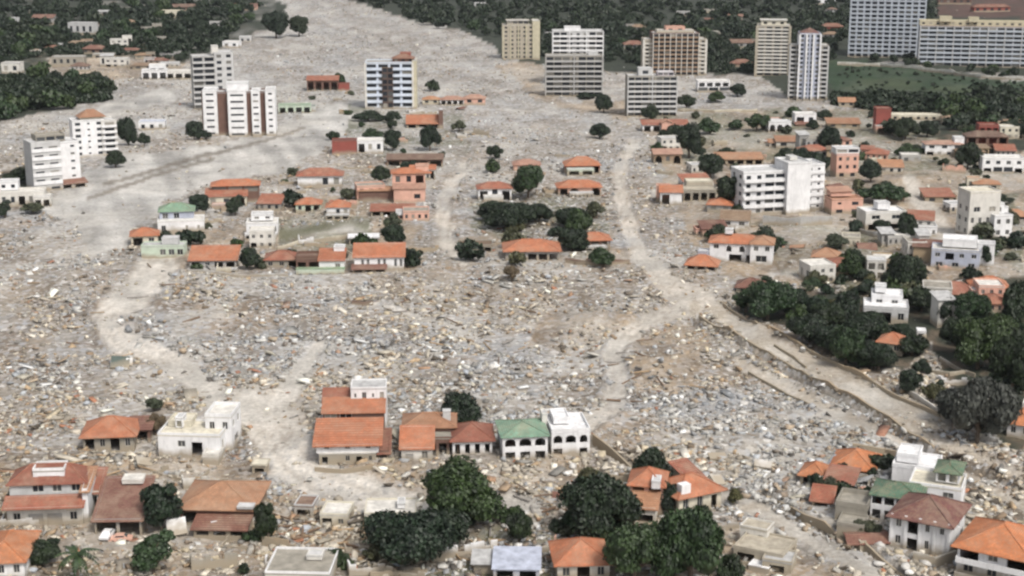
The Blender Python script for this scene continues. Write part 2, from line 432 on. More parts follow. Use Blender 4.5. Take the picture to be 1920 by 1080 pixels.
zone[earth > .5] = 1; zone[silt > .5] = 2; zone[track > .5] = 3; zone[forest > .5] = 4; zone[meadow > .5] = 5; zone[ditch > .5] = 6
zone[(zone == 0) & (PYg < 230)] = 7
ZN = ['debris_field', 'bare_earth', 'silt_flat', 'dirt_track', 'wood_floor', 'meadow', 'ditch', 'riverbed']
SOIL = soil_mat('gravel_and_mud', .62, 1.3, .5)
nj, ni = PXg.shape
idg = np.arange(nj * ni).reshape(nj, ni)
quads = np.stack([idg[:-1, :-1], idg[:-1, 1:], idg[1:, 1:], idg[1:, :-1]], -1).reshape(-1, 4)
fz = zone[:-1, :-1].ravel()
Vall = np.stack([Xg, Yg, Zg], -1).reshape(-1, 3); Call = soil4.reshape(-1, 4)
for k, nme in enumerate(ZN):
    q = quads[fz == k]
    if not len(q): continue
    u, inv = np.unique(q, return_inverse=True)
    o = link(nme, npmesh(nme, Vall[u], inv.reshape(-1, 4), SOIL, Call[u]))
    tag(o, kind='structure')
pl = mesh('plain', [(-9000, -3000, -6), (9000, -3000, -6), (9000, 12000, -6), (-9000, 12000, -6)], [(0, 1, 2, 3)], plain_mat('plain_soil', (.22, .21, .16), .95, .4, .02, 0))
tag(link('plain', pl), kind='structure')
def Z(x, y):
    """height of the ground sheet"""
    cp, sp = math.cos(PITCH), math.sin(PITCH)
    t = y * cp + CAMH * sp
    py = 540 + FPX * (y * sp * -1 + CAMH * cp) / t
    m = t / FPX; px = 960 + x / m
    j = np.searchsorted(-np.array(rows), -py)
    j = int(min(max(j, 1), nj - 1)); i = int(min(max((px - cols[0]) / STEP, 0), ni - 1))
    return float(Zg[j, i])
def P(px, py, sink=0.0):
    x, y = G(px, py)
    return (x, y, Z(x, y) - sink)

# ------------------------------------------------------------------ windows, walls, roofs
FRAME_MATS = {}
PANES, FRAMES = {}, {}
def pane_mesh(w, h):
    k = (round(w, 2), round(h, 2))
    if k not in PANES:
        a, b = k[0] / 2, k[1] / 2
        PANES[k] = mesh('pane', [(-a, 0, -b), (a, 0, -b), (a, 0, b), (-a, 0, b)], [(0, 1, 2, 3)], glass_mat())
    return PANES[k]
def frame_mesh(w, h, mk):
    k = (round(w, 2), round(h, 2), mk)
    if k not in FRAMES:
        V, Fc = [], []; a, b, t = k[0] / 2, k[1] / 2, min(.09, k[0] * .08)
        box(V, Fc, -a, a, -.05, .04, b - t, b); box(V, Fc, -a, a, -.05, .04, -b, -b + t)
        box(V, Fc, -a, -a + t, -.05, .04, -b + t, b - t); box(V, Fc, a - t, a, -.05, .04, -b + t, b - t)
        box(V, Fc, -t / 2, t / 2, -.04, .03, -b + t, b - t)
        FRAMES[k] = mesh('window', V, Fc, wm(mk))
    return FRAMES[k]
DOORS = {}
def door_mesh(w, h, key):
    k = (round(w, 2), round(h, 2), key)
    if k not in DOORS:
        V, Fc = [], []; a, b = k[0] / 2, k[1] / 2
        box(V, Fc, -a, a, -.03, .03, -b, b)
        for i in range(2):
            for s in (-1, 1): box(V, Fc, s * a * .5 - a * .33, s * a * .5 + a * .33, -.055, -.029, -b * .85 + i * b * .9, -b * .1 + i * b * .9)
        DOORS[k] = mesh('door', V, Fc, wm(key))
    return DOORS[k]

DEFAULTS = dict(w=(.42, .46, .30), o=(.72, .74, .04), a=(.74, .74, .04), d=(.4, .72, .0), g=(.82, .76, .0), b=(.86, .62, .30), n=(.24, .3, .42), t=(.5, .78, .06))
def openings(spec, L, z0, z1):
    """'w5' five windows, 'a3' three arches, 'o2' open bays, 'd1' door, 'w2,d1,w2' side by side, one string per storey"""
    out = []
    if not spec: return out
    fl = spec if isinstance(spec, (list, tuple)) else [spec]
    fh = (z1 - z0) / len(fl)
    for k, s in enumerate(fl):
        if not s or s == '-': continue
        items = []
        for p in s.split(','):
            t = p[0]; n, *r = p[1:].split(':')
            fr = DEFAULTS[t]
            if r: fr = tuple(float(q) if q else fr[i] for i, q in enumerate(r)) + fr[len(r):]
            items += [(t, fr)] * int(n)
        bw = L / len(items)
        for i, (t, fr) in enumerate(items):
            if t == 'x': continue
            c = -L / 2 + bw * (i + .5); ww = bw * fr[0]; hh = fh * fr[1]
            v0 = z0 + k * fh + fh * fr[2] + .02
            out.append((c - ww / 2, c + ww / 2, v0, v0 + hh, t))
    return out
DEFAULTS['x'] = (1, 1, 0)

def facade(V, Fc, O, u, nrm, L, zb, z1, ops, depth=.28):
    us = sorted({-L / 2, L / 2} | {round(q, 4) for o in ops for q in o[:2]})
    vs = sorted({zb, z1} | {round(q, 4) for o in ops for q in o[2:4]})
    def pt(a, b, inn=0.0):
        return (O[0] + u[0] * a - nrm[0] * inn, O[1] + u[1] * a - nrm[1] * inn, b)
    cache = {}
    def vi(a, b, inn=0.0):
        k = (round(a, 4), round(b, 4), inn)
        if k not in cache:
            cache[k] = len(V); V.append(pt(a, b, inn))
        return cache[k]
    for i in range(len(us) - 1):
        for j in range(len(vs) - 1):
            cx, cy = (us[i] + us[i + 1]) / 2, (vs[j] + vs[j + 1]) / 2
            if any(o[0] < cx < o[1] and o[2] < cy < o[3] for o in ops): continue
            Fc.append((vi(us[i], vs[j]), vi(us[i + 1], vs[j]), vi(us[i + 1], vs[j + 1]), vi(us[i], vs[j + 1])))
    for a0, a1, b0, b1, t in ops:
        a0, a1, b0, b1 = (round(q, 4) for q in (a0, a1, b0, b1))
        for (p, q) in (((a0, b0), (a1, b0)), ((a1, b0), (a1, b1)), ((a1, b1), (a0, b1)), ((a0, b1), (a0, b0))):
            Fc.append((vi(*p), vi(*p, depth), vi(*q, depth), vi(*q)))
        if t == 'a':
            m, r = (a0 + a1) / 2, (a1 - a0) / 2; rz = min(r, (b1 - b0) * .45)
            for s in (-1, 1):
                c0 = vi(m + s * r, b1)
                arc = [len(V) + i for i in range(7)]
                for i in range(7):
                    th = math.pi / 2 * i / 6
                    V.append(pt(m + s * r * math.cos(th), b1 - rz + rz * math.sin(th) - .004))
                for i in range(6):
                    Fc.append((c0, arc[i + 1], arc[i]) if s < 0 else (c0, arc[i], arc[i + 1]))

def add_parts(root, ops, O, u, nrm, rz, frames, fmat, dmat='brown', depth=.22):
    for a0, a1, b0, b1, t in ops:
        if t in 'oa': continue
        c, z = (a0 + a1) / 2, (b0 + b1) / 2
        loc = (O[0] + u[0] * c - nrm[0] * depth, O[1] + u[1] * c - nrm[1] * depth, z)
        w, h = a1 - a0, b1 - b0
        if t in 'dg':
            link('door', door_mesh(w + .02, h + .02, dmat if t == 'd' else 'grey'), root, loc, rz)
        elif frames:
            f = link('window', frame_mesh(w - .01, h - .01, fmat), root, loc, rz)
            link('pane', pane_mesh(w, h), f, (0, .02, 0))
        else:
            link('window', pane_mesh(w + .02, h + .02), root, loc, rz)

def roof_geo(kind, w, d, h, rh, ov, th=.16):
    """closed pitched roof body"""
    a, b = w / 2 + ov, d / 2 + ov
    lo = h - rh * ov / max(.1, min(w, d) / 2) * .6
    E = [(-a, -b, lo), (a, -b, lo), (a, b, lo), (-a, b, lo)]
    if kind == 'hip':
        if w >= d: r = [(-max(.3, a - b), 0, h + rh), (max(.3, a - b), 0, h + rh)]; top = [(0, 1, 5, 4), (1, 2, 5), (2, 3, 4, 5), (3, 0, 4)]
        else: r = [(0, -max(.3, b - a), h + rh), (0, max(.3, b - a), h + rh)]; top = [(0, 1, 4), (1, 2, 5, 4), (2, 3, 5), (3, 0, 4, 5)]
    elif kind == 'gable':
        r = [(-a, 0, h + rh), (a, 0, h + rh)]; top = [(0, 1, 5, 4), (2, 3, 4, 5)]
    elif kind == 'gabley':
        r = [(0, -b, h + rh), (0, b, h + rh)]; top = [(1, 2, 5, 4), (3, 0, 4, 5)]
    elif kind == 'shed':
        r = [(a, b, h + rh), (-a, b, h + rh)]; top = [(0, 1, 4, 5)]
    V = E + r
    n = len(V)
    V = V + [(x, y, z - th) for x, y, z in V]
    Fc = list(top) + [tuple(q + n for q in reversed(f)) for f in top]
    # rim: edges used once
    cnt = {}
    for f in top:
        for i in range(len(f)):
            e = (f[i], f[(i + 1) % len(f)]); cnt[e] = 1
    for (i, j) in cnt:
        if (j, i) not in cnt: Fc.append((i, i + n, j + n, j))
    return V, Fc, r
def bar(V, Fc, p, q, r):
    """prism along a line"""
    p, q = np.array(p), np.array(q); dd = q - p; L = np.linalg.norm(dd)
    if L < 1e-6: return
    dd = dd / L; s = np.cross(dd, (0, 0, 1)); s = s / (np.linalg.norm(s) + 1e-9); t = np.cross(s, dd)
    n = len(V)
    for c in (p, q):
        for k in range(5):
            th = math.pi * 2 * k / 5; V.append(tuple(c + r * (s * math.cos(th) + t * math.sin(th))))
    for k in range(5): Fc.append((n + k, n + (k + 1) % 5, n + 5 + (k + 1) % 5, n + 5 + k))
    Fc.append(tuple(n + k for k in reversed(range(5)))); Fc.append(tuple(n + 5 + k for k in range(5)))

def make_block(root, i, b, detail):
    """one volume of a building: its walls, windows, roof; sizes in metres, local to the root"""
    e = .012 * i
    w, d = b['w'] - e, b['d'] - e
    cx, cy, z0, h = b.get('x', 0), b.get('y', 0), b.get('z', 0), b['h']
    zb = -2.8 - e if z0 == 0 else z0 + e
    z1 = z0 + h
    V, Fc = [], []
    sides = [('F', (0, -1), (1, 0), w, d / 2, 0), ('R', (1, 0), (0, 1), d, w / 2, math.pi / 2), ('B', (0, 1), (-1, 0), w, d / 2, math.pi), ('L', (-1, 0), (0, -1), d, w / 2, -math.pi / 2)]
    wc = b.get('wc', 'white'); fm = b.get('fm', 'offwhite')
    for key, nr, u, L, off, rz in sides:
        O = (cx + nr[0] * off, cy + nr[1] * off)
        ops = openings(b.get(key), L, z0, z1)
        facade(V, Fc, O, u, nr, L, zb, z1, ops)
        add_parts(root, ops, O, u, nr, rz, detail, fm, b.get('dc', 'brown'))
    rk = b.get('roof', 'flat'); rh = b.get('rh', 1.6)
    if rk == 'gable':
        n = len(V); V += [(cx - w / 2, cy - d / 2, z1), (cx - w / 2, cy + d / 2, z1), (cx - w / 2, cy, z1 + rh - .1), (cx + w / 2, cy - d / 2, z1), (cx + w / 2, cy + d / 2, z1), (cx + w / 2, cy, z1 + rh - .1)]
        Fc += [(n, n + 2, n + 1), (n + 3, n + 4, n + 5)]
    if rk == 'gabley':
        n = len(V); V += [(cx - w / 2, cy - d / 2, z1), (cx + w / 2, cy - d / 2, z1), (cx, cy - d / 2, z1 + rh - .1), (cx - w / 2, cy + d / 2, z1), (cx + w / 2, cy + d / 2, z1), (cx, cy + d / 2, z1 + rh - .1)]
        Fc += [(n, n + 1, n + 2), (n + 3, n + 5, n + 4)]
    if rk == 'shed':
        n = len(V)
        for s in (-1, 1): V += [(cx + s * w / 2, cy - d / 2, z1), (cx + s * w / 2, cy + d / 2, z1), (cx + s * w / 2, cy + d / 2, z1 + rh - .1)]
        V += [(cx - w / 2, cy + d / 2, z1), (cx + w / 2, cy + d / 2, z1)]
        Fc += [(n, n + 2, n + 1), (n + 3, n + 4, n + 5), (n + 6, n + 2, n + 5, n + 7)]
    link('wall', mesh('wall', V, Fc, wm(wc)), root)
    rc = b.get('rc', 'orange')
    if rk == 'flat':
        V, Fc = [], []; ov = b.get('ov', .06)
        box(V, Fc, cx - w / 2 - ov, cx + w / 2 + ov, cy - d / 2 - ov, cy + d / 2 + ov, z1 + .004, z1 + .2)
        r = link('roof', mesh('roof', V, Fc, rm(rc if rc != 'orange' else 'palegrey')), root)
        p = b.get('par', .5)
        if p:
            V, Fc = [], []; a, c2, t, zt = w / 2 + ov - .02, d / 2 + ov - .02, .2, z1 + .2 + p
            box(V, Fc, cx - a, cx + a, cy - c2, cy - c2 + t, z1 + .202, zt); box(V, Fc, cx - a, cx + a, cy + c2 - t, cy + c2, z1 + .202, zt)
            box(V, Fc, cx - a, cx - a + t, cy - c2 + t + .003, cy + c2 - t - .003, z1 + .202, zt - .004); box(V, Fc, cx + a - t, cx + a, cy - c2 + t + .003, cy + c2 - t - .003, z1 + .202, zt - .004)
            link('parapet', mesh('parapet', V, Fc, wm(b.get('pc', wc))), root)
    elif rk != 'none':
        V, Fc, r = roof_geo(rk, w, d, z1, rh, b.get('ov', .55))
        V = [(x + cx, y + cy, z) for x, y, z in V]
        ro = link('roof', mesh('roof', V, Fc, rm(rc)), root)
        if detail and rk in ('hip', 'gable', 'gabley'):
            V2, F2 = [], []
            bar(V2, F2, V[4], V[5], .17)
            if rk == 'hip':
                near4 = sorted(range(4), key=lambda k: (V[k][0] - V[4][0]) ** 2 + (V[k][1] - V[4][1]) ** 2)[:2]
                for k in range(4): bar(V2, F2, V[k], V[4] if k in near4 else V[5], .14)
            link('ridge_cap', mesh('ridge_cap', V2, F2, rm(rc)), ro)
    for (bx, by, bw, bd, bh, key, nm) in b.get('extra', ()):          # chimneys, tanks, cornices, stairs: local boxes on top of this block
        V, Fc = [], []
        box(V, Fc, bx - bw / 2, bx + bw / 2, by - bd / 2, by + bd / 2, 0, bh)
        if bh > .6 and nm in ('chimney', 'water_tank'): box(V, Fc, bx - bw / 2 - .08, bx + bw / 2 + .08, by - bd / 2 - .08, by + bd / 2 + .08, bh + .002, bh + .12)
        link(nm, mesh(nm, V, Fc, wm(key)), root, (cx, cy, z1 + .05))
    if b.get('balc'):                                                 # one balcony per storey across the front
        n, dep = b['balc'][:2]; ck = b['balc'][2] if len(b['balc']) > 2 else wc
        fh = h / n; ph = b['balc'][3] if len(b['balc']) > 3 else 1.0
        V, Fc = [], []
        box(V, Fc, -w / 2 + .04, w / 2 - .04, -dep, 0, -.12, .12)
        box(V, Fc, -w / 2 + .04, w / 2 - .04, -dep, -dep + .14, .121, ph)
        for s in (-1, 1): box(V, Fc, s * (w / 2 - .11) - .07, s * (w / 2 - .11) + .07, -dep + .142, 0, .121, ph - .01)
        me = mesh('balcony', V, Fc, wm(ck))
        for k in range(1 if n > 2 else 0, n): link('balcony', me, root, (cx, cy - d / 2 - .004, z0 + k * fh))
    if b.get('fins'):
        n, dep, tw = b['fins'][:3]; ck = b['fins'][3] if len(b['fins']) > 3 else wc
        V, Fc = [], []; box(V, Fc, -tw / 2, tw / 2, -dep, 0, -1, h + .15)
        me = mesh('fin', V, Fc, wm(ck))
        for k in range(n): link('fin', me, root, (cx - w / 2 + w * (k if n > 1 else .5) / max(1, n - 1) * .996 + .02, cy - d / 2 - .006, z0))

BUILT, LAND, WAIT = [], [], []
def short(label, most=8):
    s = label.split(',')[0].split()
    if len(s) > most:
        for i in range(min(most, len(s) - 1), 2, -1):
            if s[i] in ('with', 'below', 'beside', 'behind', 'between', 'left', 'right', 'in', 'on', 'at', 'among', 'over', 'cut', 'half', 'above', 'of', 'and', 'standing', 'under', 'off', 'to', 'rising', 'from', 'directly', 'attached', 'squeezed', 'inside', 'beyond', 'enclosed'):
                if s[i] == 'of': continue
                return ' '.join(s[:i])
        s = s[:most]
    return ' '.join(s)
def spot(o, what, px, py, cat, reach=170):
    """say which one by the building it lies next to"""
    best = min(LAND, key=lambda q: math.hypot(px - q[0], (py - q[1]) * 1.8))
    d = math.hypot(px - best[0], (py - best[1]) * 1.8)
    dx, dy = px - best[0], (py - best[1]) * 1.8
    rel = ('right of' if dx > 0 else 'left of') if abs(dx) > abs(dy) else ('in front of' if dy > 0 else 'behind')
    room = 15 - len(what.split()) - len(rel.split()) - 1
    WAIT.append((o, '%s %s the %s' % (what, rel, short(best[2], min(8, room))), d, cat))
def settle():
    by = {}
    for w in WAIT: by.setdefault(w[1], []).append(w)
    for base, ws in by.items():
        ws.sort(key=lambda w: w[2])
        for i, (o, b, d, cat) in enumerate(ws):
            n = '' if len(ws) == 1 else ['nearest ', 'second ', 'third ', 'fourth ', 'fifth ', 'sixth ', 'seventh ', 'eighth ', 'ninth ', 'tenth ', 'eleventh ', 'twelfth ', 'thirteenth ', 'fourteenth '][i] if i < 14 else 'outlying '
            tag(o, n + b, cat)
            if n == 'outlying ': o['group'] = 'outlying ' + b
def house(name, label, px, py, rot, blocks, cat='house', group=None, detail=None):
    """blocks: sizes w, h, x, z in picture pixels at the base point, d, y, rh in metres; the point is the middle of the first block's front base"""
    m, vm = mpp(py), vmpp(py)
    rz = RAD(rot)
    bs = []
    for b in blocks:
        b = dict(b)
        c = math.cos(rz) if not b.get('true') else 1
        b['w'] = b['w'] * m / c; b['h'] = b['h'] * vm
        b['x'] = b.get('x', 0) * m / c; b['z'] = b.get('z', 0) * vm
        bs.append(b)
    d0 = bs[0]['d']; y0 = bs[0].get('y', 0)
    gx, gy = G(px, py)
    # root stands under the middle of the first block
    lx, ly = -(bs[0]['x']), -(y0 - d0 / 2)
    ox = gx + lx * math.cos(rz) - ly * math.sin(rz); oy = gy + lx * math.sin(rz) + ly * math.cos(rz)
    root = empty(name, (ox, oy, min(Z(ox, oy), Z(gx, gy)) - .1), rz)
    tag(root, label, cat, group)
    det = detail if detail is not None else (py > 420)
    for i, b in enumerate(bs): make_block(root, i, b, det)
    LAND.append((px, py, label or 'house'))
    BUILT.append((ox, oy, max(b['w'] for b in bs), max(b['d'] for b in bs)))
    return root

# ------------------------------------------------------------------ trees
LEAF = dict(dark=((.004, .0095, .0045), (.019, .037, .0145)), mid=((.009, .020, .0065), (.036, .068, .020)), olive=((.030, .034, .018), (.080, .088, .046)),
            dry=((.020, .022, .018), (.062, .066, .054)), brown=((.07, .05, .028), (.16, .12, .07)))
def LM(k): return leaf_mat('leaves_' + k, *LEAF[k])
_bm = None
def ico(sub):
    import bmesh
    bm = bmesh.new(); bmesh.ops.create_icosphere(bm, subdivisions=sub, radius=1)
    V = np.array([v.co[:] for v in bm.verts]); Fc = np.array([[v.index for v in f.verts] for f in bm.faces]); bm.free()
    return V, Fc
ICO1, ICO2 = ico(1), ico(2)
def crown_arrays(nleaf, nlobe, leaf, seed, shape='broad', core=.80):
    g = np.random.default_rng(seed)
    L = []
    for i in range(nlobe):
        th = g.uniform(0, 2 * math.pi) + i * 2.4
        if shape == 'broad': rr = math.sqrt(g.uniform(0, 1)) * .66; zz = g.uniform(.12, .66) * (1 - .45 * rr); r = g.uniform(.24, .44)
        elif shape == 'round': rr = math.sqrt(g.uniform(0, 1)) * .52; zz = g.uniform(.25, .70); r = g.uniform(.26, .42)
        elif shape == 'tall': rr = g.uniform(0, .45); zz = i / nlobe * .78 + .12; r = g.uniform(.22, .36) * (1.1 - .4 * zz)
        else: rr = math.sqrt(g.uniform(0, 1)) * .8; zz = g.uniform(.1, .4); r = g.uniform(.22, .36)
        L.append((rr * math.cos(th), rr * math.sin(th), zz, r, r * g.uniform(.55, .8) * (1.3 if shape == 'tall' else 1)))
    L.append((0, 0, .42, .45, .34)); L = np.array(L)
    w = L[:, 3] ** 2; w /= w.sum()
    li = g.choice(len(L), nleaf, p=w)
    n = g.normal(size=(nleaf, 3)); n /= np.linalg.norm(n, axis=1)[:, None]
    n[:, 2] = np.where(n[:, 2] < -.35, -n[:, 2], n[:, 2])
    rad = g.uniform(.76, 1.16, nleaf)
    c = L[li, :3] + n * np.stack([L[li, 3], L[li, 3], L[li, 4]], 1) * rad[:, None]
    nn = n * .8 + g.normal(size=(nleaf, 3)) * .55 + np.array([0, 0, .3]); nn /= np.linalg.norm(nn, axis=1)[:, None]
    t = np.cross(nn, g.normal(size=(nleaf, 3))); t /= np.linalg.norm(t, axis=1)[:, None]; b = np.cross(nn, t)
    s = (leaf * g.uniform(.55, 1.35, nleaf))[:, None]; s2 = s * g.uniform(.55, 1.0, nleaf)[:, None]
    bend = nn * s * .25
    V = np.stack([c - t * s, c - b * s2 + bend, c + t * s, c + b * s2 + bend], 1).reshape(-1, 3)
    Q = np.arange(nleaf * 4).reshape(-1, 4)
    Q = np.concatenate([Q[:, [0, 1, 2]], Q[:, [0, 2, 3]]])
    if core:
        iv, fc = ICO2 if nleaf > 1500 else ICO1
        for (x, y, z, r, rz) in L:
            k = len(V); q = 1 + .25 * (g.uniform(size=len(iv)) - .5)
            V = np.concatenate([V, iv * q[:, None] * core * np.array([r, r, rz]) + np.array([x, y, z])]); Q = np.concatenate([Q, fc + k])
    lo, hi = V.min(0), V.max(0); sx = max(hi[0] - lo[0], hi[1] - lo[1]) / 2
    V[:, 0] = (V[:, 0] - (lo[0] + hi[0]) / 2) / sx; V[:, 1] = (V[:, 1] - (lo[1] + hi[1]) / 2) / sx; V[:, 2] = (V[:, 2] - lo[2]) / (hi[2] - lo[2])
    return V, Q
CROWNS = {}
SPEC = {'b0': (9000, 17, .040, 1, 'broad'), 'b1': (9000, 19, .040, 2, 'broad'), 'b2': (9000, 15, .041, 3, 'broad'), 'r0': (6000, 12, .046, 4, 'round'), 'r1': (6000, 13, .046, 5, 'round'),
        't0': (4500, 12, .055, 6, 'tall'), 't1': (4500, 11, .055, 7, 'tall'), 's0': (2600, 11, .058, 8, 'scrub'), 's1': (2600, 10, .06, 9, 'scrub'),
        'f0': (420, 8, .13, 10, 'broad'), 'f1': (420, 7, .13, 11, 'round'), 'f2': (420, 9, .13, 12, 'broad'), 'd0': (3000, 14, .034, 13, 'round')}
def crown_mesh(kind, leaf):
    k = (kind, leaf)
    if k not in CROWNS:
        V, Q = crown_arrays(*SPEC[kind], core=0 if kind == 'd0' else .80)
        CROWNS[k] = npmesh('crown', V, Q, LM(leaf), k=3)
    return CROWNS[k]
TRUNKS = {}
def trunk_mesh(kind):
    """tapered trunk with limbs that reach into the crown, one unit high, unit wide crown"""
    if kind not in TRUNKS:
        V, Fc = [], []
        def limb(p, q, r0, r1, n=6):
            p, q = np.array(p, float), np.array(q, float); dd = (q - p) / np.linalg.norm(q - p)
            s = np.cross(dd, (.3, .9, .1)); s /= np.linalg.norm(s); t = np.cross(s, dd); k = len(V)
            for c, r in ((p, r0), (q, r1)):
                for i in range(n):
                    a = 2 * math.pi * i / n; V.append(tuple(c + r * (s * math.cos(a) + t * math.sin(a))))
            for i in range(n): Fc.append((k + i, k + (i + 1) % n, k + n + (i + 1) % n, k + n + i))
        g = random.Random(hash(kind) % 100 if False else len(TRUNKS))
        limb((0, 0, -.12), (.02, .01, .22), .085, .06); limb((.02, .01, .21), (.0, .03, .62), .06, .03)
        for i in range(5):
            a = i * 1.257 + g.uniform(-.3, .3); r = g.uniform(.35, .62)
            limb((.015, .012, .16 + .05 * i), (r * math.cos(a), r * math.sin(a), .42 + .06 * i), .04, .012)
            limb((r * .6 * math.cos(a), r * .6 * math.sin(a), .32 + .055 * i), (r * .9 * math.cos(a + .7), r * .9 * math.sin(a + .7), .6 + .05 * i), .02, .008)
        TRUNKS[kind] = mesh('trunk', V, Fc, plain_mat('bark', (.13, .10, .075), .9, .4, 2.0, .4))
    return TRUNKS[kind]
def tree(px, py, wpx, hpx, kind='b0', leaf='dark', label=None, group=None, name='broadleaf_tree', cat='tree', lift=.12, far=False):
    m, vm = mpp(py), vmpp(py)
    w, h = wpx * m / 2 * 1.06, hpx * vm * 1.04
    # the visible outline of a crown adds its own depth, so take that off the height
    a = PITCH + math.atan((py - 540) / FPX)
    h = max(h * .72, h - w * .55 * math.tan(a))
    x, y = G(px, py); y += w * .30
    root = empty(name, (x, y, Z(x, y) - .15), rnd.uniform(0, 6.28))
    link('crown', crown_mesh(kind, leaf), root, (0, 0, h * lift), 0, (w, w * rnd.uniform(.85, 1.0), h * (1 - lift)))
    if not far: link('trunk', trunk_mesh('a'), root, (0, 0, 0), 0, (w * .9, w * .9, h))
    tag(root, label, cat, group)
    return root
def palm(px, py, wpx, hpx, label):
    m, vm = mpp(py), vmpp(py); h = hpx * vm; w = wpx * m / 2
    x, y = G(px, py); root = empty('palm_tree', (x, y, Z(x, y) - .1)); tag(root, label, 'palm tree')
    V, Fc = [], []
    for k in range(6): bar(V, Fc, (.12 * math.sin(k), .1 * k * .3, h * .68 * k / 6), (.12 * math.sin(k + 1), .1 * (k + 1) * .3, h * .68 * (k + 1) / 6), .26 - .015 * k)
    link('trunk', mesh('trunk', V, Fc, plain_mat('palm_bark', (.2, .16, .12), .9, .4, 3)), root)
    g = random.Random(3)
    V, Fc = [], []
    n = 9
    for i in range(n):                                                 # one feathered frond along +X
        t0, t1 = i / n, (i + 1) / n
        def q(t, s): return (t * w, s * w * .16 * math.sin(math.pi * min(1, t * 1.0 + .08)), w * (.55 * t - .95 * t * t) - abs(s) * w * .10)
        for s in (-1, 1):
            k = len(V); V += [q(t0, 0), q(t1, 0), q(t1 * .98 + .02, s), q(t0 + .04, s)]; Fc.append((k, k + 1, k + 2, k + 3) if s > 0 else (k + 3, k + 2, k + 1, k))
    me = mesh('frond', V, Fc, LM('mid'))
    for k in range(16):
        o = link('frond', me, root, (.1, .2, h * .68), 0, (1, 1, 1)); o.rotation_euler = (g.uniform(-.2, .2), g.uniform(-.55, .5), k * .3927 + g.uniform(-.15, .15)); o.scale = (g.uniform(.8, 1.05),) * 3
    return root

# ------------------------------------------------------------------ rubble
STONE = np.array([(.36, .345, .315), (.27, .255, .23), (.44, .42, .39), (.56, .54, .50), (.33, .33, .33), (.22, .225, .23), (.43, .44, .45), (.28, .22, .165), (.38, .30, .215), (.17, .14, .11), (.74, .73, .71), (.33, .22, .155), (.46, .42, .34), (.09, .08, .07)])
SW = np.array([14, 10, 13, 10, 8, 6, 6, 7, 6, 5, 6, 1.4, 7, 4]); SW = SW / SW.sum()
CUBE = np.array([(-1, -1, -1), (1, -1, -1), (1, 1, -1), (-1, 1, -1), (-1, -1, 1), (1, -1, 1), (1, 1, 1), (-1, 1, 1)], float) * .8
CUBEF = np.array([(0, 3, 2, 1), (4, 5, 6, 7), (0, 1, 5, 4), (1, 2, 6, 5), (2, 3, 7, 6), (3, 0, 4, 7)])
DEBRIS = [[(470, 935), (550, 950), (630, 972), (690, 1000), (700, 1075), (490, 1055)], [(-40, 820), (300, 850), (280, 900), (150, 885), (-40, 870)], [(850, 975), (1060, 965), (1050, 1060), (850, 1060)], [(930, 860), (1060, 870), (1060, 930), (980, 920)], [(1330, 870), (1500, 880), (1500, 960), (1380, 940)],
          [(480, 370), (560, 380), (660, 420), (560, 430), (480, 420)]]
def density(px, py):
    t, s, f, m, e, d = classes(px, py)
    deb = np.zeros(np.shape(px))
    for p in DEBRIS: deb = np.maximum(deb, poly(px, py, p))
    e = e * (1 - deb)
    patch = np.clip(fbm(px / 90, py / 20, 77, 4) * 5.2 - 1.85 + .3 * (px > 480) * (py > 540), .06, 1.5)
    return np.clip((1 - t * .96) * (1 - s * .93) * (1 - f * .985) * (1 - m) * (1 - e * np.where((px > 1180) & (py < 560), .84, .62)) * (1 - d * .8), 0, 1) * patch
def near_building(x, y):
    B = np.array(BUILT)
    out = np.zeros(len(x), bool)
    for bx, by, bw, bd in B:
        out |= np.hypot(x - bx, y - by) < .42 * min(bw, bd) + .22 * abs(bw - bd)
    return out
def scatter(n, lo, hi, power=2.2):
    """stones lying where the flood left them"""
    px = rng.uniform(-160, 2080, n); py = rng.uniform(-2, 1170, n)
    keep = rng.uniform(0, 1, n) < density(px, py)
    px, py = px[keep], py[keep]
    v = -(py - 540) / FPX
    m = CAMH / (math.sin(PITCH) - v * math.cos(PITCH)) / FPX
    x = (px - 960) * m; t = m * FPX; y = t * math.cos(PITCH) + (-(py - 540) * m) * math.sin(PITCH)
    ok = ~near_building(x, y)
    px, py, x, y, m = px[ok], py[ok], x[ok], y[ok], m[ok]
    s = lo * (hi / lo) ** (rng.uniform(0, 1, len(x)) ** power)
    s = np.maximum(s, m * 1.9)
    return px, py, x, y, s
